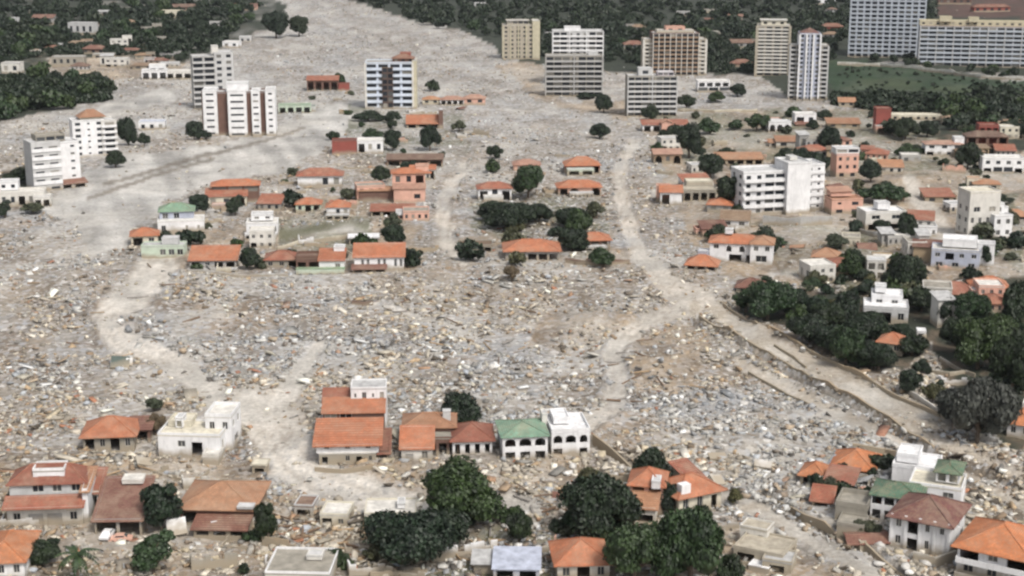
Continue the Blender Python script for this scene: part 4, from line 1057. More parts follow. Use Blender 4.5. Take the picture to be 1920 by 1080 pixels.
house('house', 'orange-roofed house on posts right of the central tree island', 1116, 468, 4, [B(56, 7, 20, wc='brown', F='o3', R='o1', roof='hip', rc='orange', rh=1.7, ov=.7), B(40, 4, 9, y=-5, wc='grey', F='o3', par=.2)])
house('house', 'half hidden reddish roof behind the central trees', 988, 322, 3, [B(50, 8, 14, wc='pink', F='w2', roof='hip', rc='pink', rh=1.7)])
house('house', 'small house with a salmon roof and white wall beside the grey flat ruins', 1258, 384, -4, [B(40, 6, 26, wc='white', F='o1,x1', roof='shed', rc='orange', rh=1.5), B(26, 5, 30, x=-14, y=5, wc='pink', rc='pink', par=.2)])
house('ruin', 'pale grey flat-roofed ruin left of the white stepped building', 1312, 376, 2, [B(62, 8, 20, wc='mudgrey', F='o4', rc='beige', par=.2), B(50, 7, 28, x=6, y=8, wc='beige', rc='cream', par=.2)], 'ruin')
house('ruin', 'pinkish ruined house with a broken salmon roof below the slab block', 1252, 306, 4, [B(52, 8, 20, wc='ochre', F='a1,w1,a1', roof='gable', rc='pink', rh=1.7)], 'ruin')
house('house', 'long low brownish roof behind the dark tree, right of centre', 1388, 308, 2, [B(86, 8, 12, wc='tan', F='o5', roof='shed', rc='tan', rh=1.6)])
house('house', 'long red-roofed house with white porch directly below the grey slab block', 1248, 248, 2, [B(86, 8, 14, wc='white', F='o5', roof='shed', rc='red', rh=1.4), B(18, 5, 20, y=-5, wc='pink', roof='gabley', rc='pink', rh=1.2)])
house('villa', 'large white villa with an orange roof and arched windows, right of the tan path', 1378, 494, -12, [
    B(94, 9, 36, wc='white', F=['x1,o2', 'w1,a2:.4:.6,w1'], R=['w2', 'w2'], L=['w1', 'w2'], roof='hip', rc='orange', rh=1.9, ov=.6), B(40, 9, 40, x=48, y=-3, wc='white', F=['b1:.5:.6', 'w2'], R=['w2', 'w2'], roof='hip', rc='tan', rh=1.6, ov=.5), B(14, 3, 7, x=-14, z=48, wc='white', par=.1)], 'villa')
house('house', 'orange-roofed house in front of the large white villa', 1314, 508, -14, [B(54, 7, 12, wc='grey', F='o3', roof='hip', rc='orange', rh=2.4, ov=.7), B(18, 4, 22, x=-4, y=8, wc='bluegrey', par=.2)])
house('house', 'faded red roof at the tip of the right-hand woodland', 1406, 550, -14, [B(50, 7, 12, wc='grey', F='w2', roof='hip', rc='brick', rh=2.0)])
house('house', 'salmon pink house attached right of the white stepped building', 1588, 400, 8, [B(60, 8, 28, wc='pink', F=['w2', 'n1,w1'], R='w2', rc='tan', par=.4), B(40, 5, 10, x=-6, y=2, z=32, wc='pink', roof='shed', rc='pink', rh=.8)])
house('villa', 'pale mint-white villa half hidden by two round trees', 1660, 428, 8, [B(78, 9, 34, wc='offwhite', F=['o2', 'w2'], R=['w1', 'w2'], rc='white', par=.5), B(24, 4, 11, x=0, z=38, wc='white', par=.2)], 'villa')
house('house', 'narrow three storey house with lilac and pink walls behind the white building', 1588, 330, 6, [B(42, 8, 44, wc='pink', F=['w2', 'w3', 'w3'], R=['w1', 'w1', 'w1'], rc='lilac', par=.5), B(44, 7, 9, z=46, wc='white', F='b2', par=.3)])
house('house', 'orange and white house on the slope behind the white stepped building', 1528, 300, 4, [B(52, 8, 16, wc='white', F='w3', roof='hip', rc='red', rh=1.9)])
house('house', 'small white house with a red porch roof near the upper right road', 1510, 236, 2, [B(40, 7, 22, wc='white', F='o1,w1', rc='offwhite', par=.4), B(40, 4, 6, y=-5, wc='redwall', roof='shed', rc='brick', rh=.9)])
house('house', 'white house with small arches and a grey roof, upper right', 1462, 248, 2, [B(42, 7, 18, wc='white', F='a3', rc='palegrey', par=.4)])
house('house', 'long white house with dark ground floor beside the beige tower, upper right', 1338, 172, 2, [B(60, 8, 20, wc='white', F=['b3', 'o4'], rc='offwhite', par=.4)])
house('house', 'white two storey house with a row of dark windows on a mud bank, upper right', 1770, 292, -3, [B(70, 8, 24, wc='white', F=['o1,w3', 'w3'], roof='hip', rc='pink', rh=1.2), B(18, 5, 10, x=28, z=24, wc='white', par=.2)])
house('house', 'white house with long dark windows at the right edge below the brown ruins', 1880, 326, -4, [B(76, 8, 28, wc='white', F=['o1,b2,o1', 'w4'], rc='offwhite', par=.5)])
house('house', 'dark red-brown unfinished brick house among trees, upper right', 1850, 286, -4, [B(76, 9, 30, wc='brown', F=['o4', 'o4'], roof='hip', rc='brown', rh=2.0), B(36, 7, 46, x=6, y=4, wc='redwall', F=['-', '-', 'o3'], rc='brown', par=.6)])
house('house', 'red cubic house with a pink base, upper right', 1655, 248, -2, [B(28, 7, 44, wc='redwall', rc='brick', F=['o1', '-'], par=.3), B(24, 5, 14, x=-4, y=-5, wc='pink', F='o1', par=.2)])
house('house', 'long low cream building behind the red cubic house', 1722, 224, -4, [B(100, 8, 10, wc='cream', F='w7', rc='cream', par=.2)])
house('house', 'tan gabled shed below the meadow, upper right', 1588, 200, -4, [B(30, 7, 10, wc='beige', F='w2', roof='gable', rc='tan', rh=2.0)], 'shed')
house('house', 'tan-roofed low house left of the red cubic house', 1582, 240, -3, [B(60, 8, 10, wc='tan', F='w3', roof='shed', rc='tan', rh=1.6)])
house('house', 'bluish grey house with a white roof terrace, right of the dark double tree', 1790, 506, -16, [B(84, 9, 34, wc='bluegrey', F=['w3', 'w1,o1,w2'], R=['w2', 'w2'], rc='offwhite', par=.4), B(60, 7, 12, x=6, y=2, z=38, wc='white', rc='white', par=.4), B(30, 5, 44, x=52, y=2, wc='white', R='w2', F=['-', 'w1'], par=.3), B(50, 5, 30, x=-50, y=6, wc='tan', roof='shed', rc='brick', rh=1.2)])
house('ruin', 'small white shell of a house with square holes on the right slope', 1642, 526, -10, [B(34, 6, 34, wc='offwhite', F=['o2', 'o2'], R=['o1', 'o1'], rc='palegrey', par=.2)], 'ruin')
house('house', 'red roofs with a white front wall behind the right-hand wood', 1792, 566, -6, [B(74, 8, 14, wc='offwhite', F='w3', roof='hip', rc='red', rh=2.4, ov=.6), B(52, 3, 9, x=-4, y=9, z=0, wc='white', par=.2)])
house('house', 'orange house with a row of dark arches at the right edge of the wood', 1858, 562, -6, [B(66, 8, 22, wc='pink', F='a5:.5:.6', roof='hip', rc='orange', rh=2.4, ov=.6)])
house('villa', 'white stepped villa enclosed by dark trees on the right', 1660, 606, -12, [B(80, 9, 28, wc='palegrey', F=['w1,o1,w1'], R=['w2'], rc='white', par=.5), B(56, 7, 40, x=2, y=5, wc='white', F=['-', 'w2'], R=['-', 'w1'], rc='white', par=.5), B(20, 4, 10, x=-10, y=6, z=44, wc='white', par=.2)], 'villa')
house('house', 'single orange roof poking out of the right-hand wood', 1668, 664, -26, [B(42, 6, 22, wc='cream', F='w2', roof='hip', rc='orange', rh=1.8)])
house('house', 'tiny white gate house on the lane inside the right-hand wood', 1727, 638, -10, [B(16, 3, 15, wc='white', F='o1', rc='white', par=.2)])
house('house', 'orange roof at the far right edge below the cream house', 1905, 408, -4, [B(50, 7, 10, wc='pink', F='w2', roof='hip', rc='tan', rh=1.8)])
house('hut', 'small beige hut with a dark doorway on the pale track, left of the stepped house', 486, 886, -4, [B(26, 3, 16, wc='beige', F='o1:.7:.6', rc='cream', par=.1, ov=.3)], 'hut')
house('ruin', 'wrecked cream house tipped among timber, below the pale track', 626, 988, -6, [B(52, 6, 22, wc='cream', F='o1,w1', R='w1', rc='offwhite', par=.3), B(36, 5, 22, x=-66, y=3, wc='palegrey', F='o1', rc='brown', par=.3)], 'ruin')
house('ruin', 'low rectangular foundation with thin walls left of the broad orange roof, centre', 890, 472, 1, [B(66, 7, 12, wc='mudgrey', F='o4', rc='mud', par=.3)], 'ruin')

# hillside houses at the top left and along the top, partly hidden by trees
HILL = [(14, 50, 30, 16, 'palegrey', 'palegrey', 'flat', 'pale grey house with a white stair wall at the top left edge'), (80, 45, 40, 12, 'grey', 'brick', 'shed', 'dull red roof among trees, top left corner'),
        (152, 64, 50, 22, 'palegrey', 'concrete', 'flat', 'grey house with stacked flat roofs on the wooded hillside, top left'), (320, 34, 44, 14, 'cream', 'cream', 'flat', 'pale yellow house in front of dark woods, top left'),
        (175, 100, 44, 10, 'brown', 'brick', 'hip', 'brownish red roof above a grey house, left hillside'), (128, 124, 60, 16, 'mudgrey', 'concrete', 'flat', 'long grey house on the left hillside below the red roof'),
        (432, 90, 30, 10, 'white', 'offwhite', 'flat', 'small white house at the edge of the riverbed, top left'), (460, 80, 22, 10, 'palegrey', 'palegrey', 'flat', 'small grey house at the bend of the riverbed, top left'),
        (450, 20, 60, 8, 'pink', 'brick', 'shed', 'long dull red roof in the woods at the top edge'), (90, 148, 30, 8, 'white', 'offwhite', 'flat', 'low white wall-like house in front of the dark hedge, left'),
        (20, 138, 34, 18, 'offwhite', 'concrete', 'flat', 'pale house with a dark doorway at the left edge'), (345, 20, 40, 8, 'brown', 'brown', 'shed', 'dark brown roof at the top edge, left of the riverbed'),
        (900, 15, 22, 9, 'palegrey', 'palegrey', 'flat', 'small pale house in the woods above the beige block'), (1280, 30, 24, 8, 'grey', 'concrete', 'flat', 'grey house in the wood behind the brown block'),
        (1390, 90, 40, 10, 'grey', 'brown', 'gable', 'grey gabled roof left of the slim beige tower'), (1390, 126, 40, 9, 'pink', 'brick', 'hip', 'dull red roofs at the foot of the slim beige tower'),
        (1548, 8, 36, 12, 'white', 'offwhite', 'flat', 'white house at the top edge left of the hotel tower'), (1560, 60, 40, 12, 'redwall', 'brick', 'hip', 'dark red roof left of the hotel tower'),
        (1860, 22, 70, 10, 'redwall', 'brick', 'hip', 'dark red roofs behind the hotel wing, top right'), (1790, 8, 60, 9, 'brown', 'brick', 'hip', 'brown roofs right of the hotel tower at the top edge'), (1190, 92, 40, 10, 'grey', 'brick', 'hip', 'dark red roof between the two tower groups')]
for i, (a, b, w, h, wcol, rcol, rf, lab) in enumerate(HILL):
    house('house', lab, a, b, (i * 37) % 24 - 12, [B(w, 9, h, wc=wcol, rc=rcol, roof=rf, rh=2.4, F='w%d' % max(2, w // 12), par=.4)])
house('ruin', 'gutted white villa with curved broken walls above the left silt bank', 290, 150, 8, [B(46, 8, 16, wc='white', F='o3', rc='grey', par=.6), B(48, 9, 12, x=44, y=3, wc='offwhite', F='o3', rc='palegrey', par=.8), B(30, 6, 24, x=4, y=6, wc='white', F='o2', rc='offwhite', par=.4)], 'ruin')

# ------------------------------------------------------------------ trees one can tell apart: (x, base y, width, height) of the crown in the picture
for px, py, w, h, k, lf, lab in [
    (864, 998, 184, 132, 'b0', 'mid', 'big dark broadleaf tree below the red-roofed arcades, with a bright patch on its right'),
    (762, 1062, 196, 118, 'b1', 'dark', 'wide dark tree in front of the low cream house, bottom centre'),
    (835, 1030, 110, 84, 'r0', 'dark', 'dark crown filling the gap between the two biggest bottom trees'),
    (1478, 592, 84, 60, 'b2', 'dark', 'dark tree second from the tip of the right-hand wood'), (1520, 646, 84, 56, 'b1', 'dark', 'dark tree on the bank edge of the right-hand wood, near its tip'), (1560, 664, 78, 60, 'r0', 'dark', 'dark tree left of the greener one above the canal road'), (1550, 622, 76, 50, 'b0', 'dark', 'dark tree below the round twin trees'),
    (1638, 622, 70, 44, 'b2', 'dark', 'dark tree at the foot of the white stepped villa'), (1690, 640, 54, 40, 'r1', 'dark', 'dark tree behind the single orange roof in the wood'), (1640, 694, 70, 50, 'r0', 'mid', 'greener tree at the lower right of the wood above the road'),
    (1780, 612, 76, 60, 'b1', 'dark', 'dark tree on the left of the right-edge grove'), (1800, 668, 78, 70, 'b0', 'dark', 'dark tree on the lane side of the right-edge grove'), (1870, 660, 84, 76, 'b2', 'mid', 'greener tree in the middle of the right-edge grove'), (1888, 700, 84, 84, 'b1', 'dark', 'dark tree low in the right-edge grove'), (1906, 590, 50, 54, 'r0', 'dark', 'dark tree at the top of the right-edge grove'),
    (973, 1022, 60, 62, 'r0', 'dark', 'small dense tree right of the two big trees, near the bottom edge'),
    (1128, 1020, 160, 134, 'b2', 'dark', 'big dark tree left of the terraced orange house, bottom'),
    (1223, 922, 80, 86, 'r1', 'dark', 'round dark tree touching the orange-roofed cream house'),
    (1248, 962, 60, 64, 'r0', 'dark', 'dark tree in the shade between the terraced house and the cream house'),
    (1190, 1094, 152, 122, 'b0', 'mid', 'olive green tree in front, lower centre of the bottom tree group'),
    (1298, 1102, 168, 150, 'b1', 'mid', 'big green tree at the bottom edge left of the flat-topped beige house'),
    (1368, 1092, 70, 60, 's0', 'dark', 'low bush at the bottom edge below the flat-topped beige house'),
    (864, 806, 92, 76, 'r1', 'dark', 'square-crowned dark tree standing alone in the rubble above the red arcades'),
    (686, 762, 88, 46, 's0', 'dark', 'low dark tree behind the white box of the stepped house'),
    (300, 998, 74, 96, 't0', 'dark', 'ragged dark tree between the dark red roof and the tan roof'),
    (286, 1078, 78, 84, 't1', 'mid', 'drooping green tree at the bottom left, below the ragged dark tree'),
    (496, 1018, 44, 82, 't0', 'dark', 'slim dark cypress-like tree right of the broad tan roof'),
    (74, 1062, 82, 56, 'b2', 'dark', 'dark tree above the bright orange corner roof'),
    (1838, 838, 140, 134, 'b1', 'dry', 'big dusty grey tree at the right, above the canal road'),
    (1790, 800, 84, 76, 'b2', 'dry', 'smaller dusty grey tree left of the large grey one'),
    (1838, 698, 124, 104, 'b0', 'mid', 'huge dark tree at the right edge below the orange arches'),
    (1900, 745, 90, 120, 'b1', 'dark', 'dark tree cut by the right edge above the dusty grey tree'),
    (1820, 622, 84, 78, 'b2', 'mid', 'dark green tree in front of the orange arched house, right'),
    (1898, 640, 60, 110, 't0', 'dark', 'tall dark tree at the right edge beside the orange arched house'),
    (1588, 688, 86, 78, 'b1', 'mid', 'dark tree at the left of the right-hand wood, above the road'),
    (1650, 698, 90, 60, 'b0', 'dark', 'dark tree below the single orange roof in the wood'),
    (1615, 640, 88, 52, 'b2', 'dark', 'dark tree left of the single orange roof in the wood'),
    (1712, 668, 66, 44, 'r1', 'dark', 'small dark tree below the tiny white gate house'),
    (1442, 602, 106, 80, 'b0', 'mid', 'broad dark tree at the tip of the right-hand wood'),
    (1400, 582, 60, 46, 's1', 'mid', 'low green bush at the very tip of the right-hand wood'),
    (1530, 610, 56, 62, 'r0', 'dark', 'round dark tree left of its twin beside the white stepped villa'),
    (1588, 614, 66, 72, 'r1', 'dark', 'round dark tree touching the white stepped villa'),
    (1497, 618, 50, 44, 's0', 'mid', 'bush between the broad tip tree and the round twin trees'),
    (1708, 742, 56, 48, 'r0', 'dark', 'lone round bush on the dry bank above the canal road'),
    (1750, 760, 50, 40, 's1', 'olive', 'olive scrub beside the white bank wall, right'),
    (1698, 560, 92, 80, 'b1', 'dark', 'dark double tree below the bluish grey house'),
    (1730, 590, 60, 50, 'r1', 'dark', 'dark tree right of the white stepped villa'),
    (1578, 898, 42, 34, 's0', 'dark', 'dark bush between the bright orange and brick red roofs, lower right'),
    (1530, 916, 38, 30, 's1', 'dark', 'dark bush in front of the small pale orange roof, lower right'),
    (1636, 896, 24, 18, 's0', 'dark', 'tiny bush at the left corner of the white villa roof'),
    (1378, 950, 38, 34, 's1', 'olive', 'olive shrub right of the orange-roofed cream house'),
    (1044, 1000, 32, 34, 's0', 'dark', 'small bush left of the big dark bottom tree'),
    (288, 770, 36, 32, 't1', 'olive', 'grey green conical bush in the rubble behind the white villa'),
    (290, 822, 44, 44, 's1', 'brown', 'brown withered bush between the hipped ruin and the white villa'),
    (990, 374, 74, 66, 'b0', 'mid', 'dark tree above the central tree mass'), (955, 434, 116, 56, 'b1', 'dark', 'widest dark tree of the central tree island'),
    (1076, 428, 74, 44, 'b2', 'dark', 'dark tree right of the widest central tree'), (1074, 474, 62, 50, 'r0', 'dark', 'dark tree right of the broad orange hipped roof'),
    (1132, 502, 58, 40, 's0', 'mid', 'ivy-like bush at the right tip of the central tree island'), (1115, 412, 50, 36, 's1', 'olive', 'olive bush below the house with dark arches'),
    (1124, 262, 40, 32, 'r1', 'dark', 'lone round tree in the upper rubble left of the slab block'), (736, 466, 50, 46, 'r0', 'dark', 'dark tree in front of the white flat-roofed shed'), (736, 430, 36, 30, 's0', 'olive', 'olive bush behind the dark tree by the shed'),
    (715, 345, 40, 34, 'r1', 'dark', 'round tree right of the wide red hipped roof'), (371, 402, 44, 40, 'r0', 'dark', 'dark tree right of the pale green villa roof'), (440, 406, 36, 38, 't1', 'dark', 'dark tree under the two-level orange house'),
    (308, 460, 38, 30, 's0', 'dark', 'dark tree behind the grey flat-roofed building'), (375, 460, 26, 30, 's1', 'dark', 'small dark bush at the right corner of the green-roofed villa'), (467, 508, 46, 46, 'r1', 'dark', 'dark tree between two orange roofs of the lower village row'),
    (736, 282, 38, 42, 'r0', 'dark', 'dark tree right of the dark red walled house'), (806, 284, 44, 50, 'b2', 'dark', 'dark tree under the orange-roofed open house'), (861, 248, 28, 22, 's0', 'olive', 'small olive bush right of the orange-roofed open house'),
    (690, 228, 60, 24, 's0', 'dark', 'low dark hedge-like tree at the foot of the pale blue tower'), (735, 232, 40, 26, 's1', 'dark', 'dark bush in front of the pale blue tower'), (700, 264, 44, 26, 's0', 'mid', 'green bush above the dark red walled house'),
    (637, 168, 26, 30, 'r1', 'mid', 'lone green tree right of the ruined red-roofed house'), (363, 264, 40, 40, 'r0', 'dark', 'dark tree at the foot of the striped block'), (386, 262, 24, 18, 's0', 'dark', 'low bush at the left corner of the striped block'),
    (240, 276, 42, 56, 'b1', 'dark', 'tall dark tree right of the terracotta-topped block'), (270, 276, 26, 26, 's0', 'dark', 'dark bush right of the tall dark tree on the left bank'), (216, 316, 42, 34, 'r1', 'dark', 'dark tree on the silt flat below the terracotta-topped block'),
    (517, 72, 54, 52, 'b0', 'dark', 'larger dark tree of the pair on the riverbed, top'), (560, 70, 42, 40, 'r0', 'dark', 'smaller dark tree of the pair on the riverbed, top'),
    (1132, 214, 38, 38, 'r1', 'dark', 'round tree at the right foot of the dark grey slab'), (1100, 186, 40, 14, 's0', 'dark', 'low hedge along the foot of the dark grey slab'), (1287, 206, 42, 28, 's1', 'dark', 'dark bush right of the eight-band slab block'),
    (1293, 298, 58, 66, 'b0', 'dark', 'large dark tree right of the long red-roofed house'), (1332, 252, 48, 34, 's0', 'mid', 'green tree above the large dark one, right of the slab'), (1333, 338, 60, 50, 'r0', 'dark', 'round dark tree right of the pinkish ruin'),
    (1364, 396, 48, 62, 't0', 'dark', 'tall dark tree at the left of the white stepped building'), (1348, 452, 54, 34, 's0', 'dark', 'dark bush above the large white orange-roofed villa'), (1634, 344, 46, 44, 'r1', 'dark', 'dark tree right of the lilac and pink house'),
    (1662, 382, 88, 40, 's0', 'mid', 'spreading bright green tree above the mint-white villa'), (1654, 436, 38, 30, 'r0', 'dark', 'round tree in front of the mint-white villa'), (1702, 456, 48, 58, 'r1', 'dark', 'taller tree at the right corner of the mint-white villa'),
    (1556, 290, 50, 54, 'b1', 'dark', 'dark tree right of the orange and white slope house'), (1700, 262, 58, 44, 'b2', 'dark', 'dark tree at the red cubic house'), (1740, 258, 44, 34, 'r0', 'dark', 'dark tree right of the one at the red cubic house'),
    (1816, 320, 52, 52, 'r1', 'dark', 'round dark tree between the two white houses, upper right'), (1608, 518, 30, 52, 't1', 'dark', 'thin leaning dark tree beside the white house shell'), (1530, 534, 46, 30, 's0', 'olive', 'low olive bush on the right slope'),
    (1850, 504, 26, 42, 't0', 'dark', 'thin dark tree right of the bluish grey house'), (1384, 182, 38, 28, 'r0', 'dark', 'dark tree right of the long white house, upper right'), (1342, 192, 40, 22, 's0', 'mid', 'green bush in front of the long white house, upper right'),
    (1420, 248, 54, 34, 's1', 'mid', 'green trees left of the white arched house, upper right'), (1480, 312, 54, 36, 's0', 'dark', 'dark bushes behind the white stepped building'), (1570, 470, 60, 30, 's1', 'olive', 'scrubby bush on the grassy slope'), (1448, 462, 70, 18, 's1', 'mid', 'hedge below the grey terrace of the white building'),
    (1590, 500, 36, 34, 's0', 'mid', 'green shrub left of the thin leaning tree'), (1362, 300, 40, 26, 's1', 'dark', 'dark bush left of the long brownish roof'), (1240, 206, 30, 16, 's0', 'olive', 'small bush below the slab block'), (960, 530, 34, 30, 's1', 'brown', 'brown withered tree in the rubble below the central houses'),
    (1660, 360, 40, 22, 's0', 'dark', 'dark low tree behind the spreading bright one'), (1010, 420, 56, 40, 'b2', 'dark', 'dark tree in the middle of the central tree island'), (925, 418, 60, 40, 'r0', 'dark', 'dark tree at the left of the central tree island'), (1630, 300, 40, 20, 's1', 'mid', 'green bush on the slope right of the road'),
    (1545, 225, 34, 22, 's0', 'dark', 'dark bush behind the small white porch house'), (1780, 480, 30, 30, 's0', 'olive', 'olive bush behind the bluish grey house'), (1880, 380, 40, 20, 's0', 'dark', 'dark bush at the right edge above the tan roof'), (30, 345, 60, 34, 's0', 'dark', 'dark scrub left of the red awning block, left edge'), (60, 404, 60, 22, 's1', 'olive', 'olive scrub in front of the low villa complex, left edge'), (8, 412, 28, 34, 't1', 'dark', 'dark tree cut by the left edge below the villa complex')]:
    tree(px, py, w, h, k, lf, lab, cat='bush' if k[0] == 's' else 'tree', name='bush' if k[0] == 's' else 'broadleaf_tree')
palm(146, 1092, 88, 74, 'palm with drooping fronds at the bottom left edge')

# woods: the nearest trees singly, what lies behind as one mass
WOODS = [([(1750, 195), (1920, 190), (1925, 262), (1840, 240), (1760, 258)], 26, 46, 'dark tree in the grove at the upper right, behind the brown unfinished house', 'trees of the upper right grove'),
         ([(-20, 150), (200, 152), (205, 185), (100, 212), (-20, 232)], 34, 44, 'dark tree in the hedge of trees along the left riverbed bank', 'trees along the left bank'),
         ([(-20, 20), (470, 20), (490, 50), (400, 92), (330, 112), (240, 100), (90, 104), (-20, 120)], 78, 36, 'dark tree on the wooded hillside at the top left', 'trees on the left hillside'),
         ([(760, 42), (940, 60), (1200, 60), (1400, 60), (1580, 60), (1580, 100), (1480, 60), (1340, 110), (1150, 110), (1010, 100), (930, 80), (860, 62)], 62, 32, 'dark tree at the near edge of the wood behind the tower blocks', 'trees behind the towers'),
         ([(1580, 108), (1740, 118), (1920, 140), (1920, 152), (1700, 128), (1580, 118)], 14, 24, 'small tree in the row between the meadow and the hotel', 'trees in front of the hotel')]
for pts, n, wpx, lab, grp in WOODS:
    xs = [p[0] for p in pts]; ys = [p[1] for p in pts]; k = 0; placed = []; tries = 0
    while k < n and tries < 9000:
        tries += 1
        a, b = rnd.uniform(min(xs), max(xs)), rnd.uniform(min(ys), max(ys))
        if not poly(np.array([a]), np.array([b]), pts)[0]: continue
        s = wpx * (.45 + .55 * (b + 200) / (max(ys) + 200)) * rnd.uniform(.75, 1.2)
        if any(abs(a - q) < s * .42 and abs(b - r) < s * .16 for q, r in placed): continue
        gx, gy = G(a, b)
        if any(math.hypot(gx - bx, gy + 3 - by) < .5 * max(bw, bd) + 1 for bx, by, bw, bd in BUILT): continue
        placed.append((a, b)); k += 1
        lf = rnd.choice(['dark', 'dark', 'dark', 'mid'])
        o = tree(a, b, s, s * rnd.uniform(.65, .95), rnd.choice(['f0', 'f1', 'f2', 'f0', 'f1']), lf, None, grp, far=True)
        spot(o, 'dark tree' if lf == 'dark' else 'greener tree', a, b, 'tree')
def wood(name, polys, n, label, lo=7, hi=13):
    """a far wood that reads as one mass"""
    protos = [crown_arrays(90, 6, .22, 200 + i, 'broad') for i in range(4)]
    Vs, Qs, k = [], [], 0
    for pts in polys:
        xs = [p[0] for p in pts]; ys = [p[1] for p in pts]
        area = (max(xs) - min(xs)) * (max(ys) - min(ys))
        a = rng.uniform(min(xs), max(xs), n * 6); u = rng.uniform(0, 1, n * 6)
        b = min(ys) + (max(ys) - min(ys)) * u ** 1.25
        ok = poly(a, b, pts); a, b = a[ok][:n], b[ok][:n]
        for px, py in zip(a, b):
            gx, gy = G(px, py)
            if any(math.hypot(gx - bx, gy + 4 - by) < .5 * max(bw, bd) + 2 for bx, by, bw, bd in BUILT): continue
            V, Q = protos[rnd.randrange(4)]
            w = rnd.uniform(lo, hi) / 2; h = w * rnd.uniform(1.1, 1.7); th = rnd.uniform(0, 6.28); c, s = math.cos(th), math.sin(th)
            R = np.stack([(V[:, 0] * c - V[:, 1] * s) * w + gx, (V[:, 0] * s + V[:, 1] * c) * w + gy, V[:, 2] * h + Z(gx, gy) - .3], 1)
            Vs.append(R); Qs.append(Q + k); k += len(V)
    o = link(name, npmesh(name, np.concatenate(Vs), np.concatenate(Qs), LM('dark'), k=3)); tag(o, label, kind='stuff')
wood('distant_wood', [[(640, -60), (1600, -60), (1600, 62), (1400, 60), (1200, 62), (960, 62), (780, 36), (650, -2)], [(-480, -60), (470, -60), (490, 10), (470, 40), (-120, 60), (-480, 200)], [(1590, -60), (1750, -60), (1748, 40), (1600, 40)], [(1930, -60), (2380, -60), (2380, 90), (1940, 40)]], 1350, 'dark wood covering the slopes along the top of the photo')
wood('hillside_scrub', [[(-60, 60), (460, 40), (400, 95), (340, 114), (240, 102), (80, 106), (-60, 130)], [(-60, 152), (200, 155), (204, 188), (-60, 225)], [(1010, 60), (1560, 55), (1570, 110), (1480, 130), (1340, 140), (1180, 120), (1010, 110)], [(1560, 186), (1920, 190), (1920, 215), (1700, 212), (1570, 200)]], 1000, 'low dark scrub between the trees and houses', 4, 8.5)

wood('meadow_tufts', [[(1560, 116), (1720, 130), (1930, 158), (1960, 186), (1700, 186), (1575, 182)]], 120, 'low tufts and bushes in the green meadow', 1.6, 3.6)
# ------------------------------------------------------------------ walls along lanes and canal, standing on the ground
def wall_run(label, pts, hgt, thick, key, name='garden_wall', cat='wall'):
    V, Fc = [], []
    W = [P(a, b) for a, b in pts]; n = len(W)
    fine = [W[0]]
    for p, q in zip(W[:-1], W[1:]):
        st = max(1, int(math.hypot(q[0] - p[0], q[1] - p[1]) / 4))
        for i in range(1, st + 1):
            x, y = p[0] + (q[0] - p[0]) * i / st, p[1] + (q[1] - p[1]) * i / st
            fine.append((x, y, Z(x, y)))
    ox, oy = W[0][0], W[0][1]
    for i, p in enumerate(fine):
        a = fine[max(0, i - 1)]; b = fine[min(len(fine) - 1, i + 1)]
        dx, dy = b[0] - a[0], b[1] - a[1]; L = math.hypot(dx, dy) or 1; nx, ny = -dy / L * thick / 2, dx / L * thick / 2
        z = p[2]; hh = hgt * (1 - .25 * rnd.random() ** 3)
        V += [(p[0] + nx - ox, p[1] + ny - oy, z - .9), (p[0] - nx - ox, p[1] - ny - oy, z - .9), (p[0] - nx - ox, p[1] - ny - oy, z + hh), (p[0] + nx - ox, p[1] + ny - oy, z + hh)]
    for i in range(len(fine) - 1):
        k = i * 4
        for j in range(4): Fc.append((k + j, k + (j + 1) % 4, k + 4 + (j + 1) % 4, k + 4 + j))
    e = len(V) - 4; Fc += [(3, 2, 1, 0), (e, e + 1, e + 2, e + 3)]
    tag(link(name, mesh(name, V, Fc, wm(key)), None, (ox, oy, 0)), label, cat, None, 'thing')
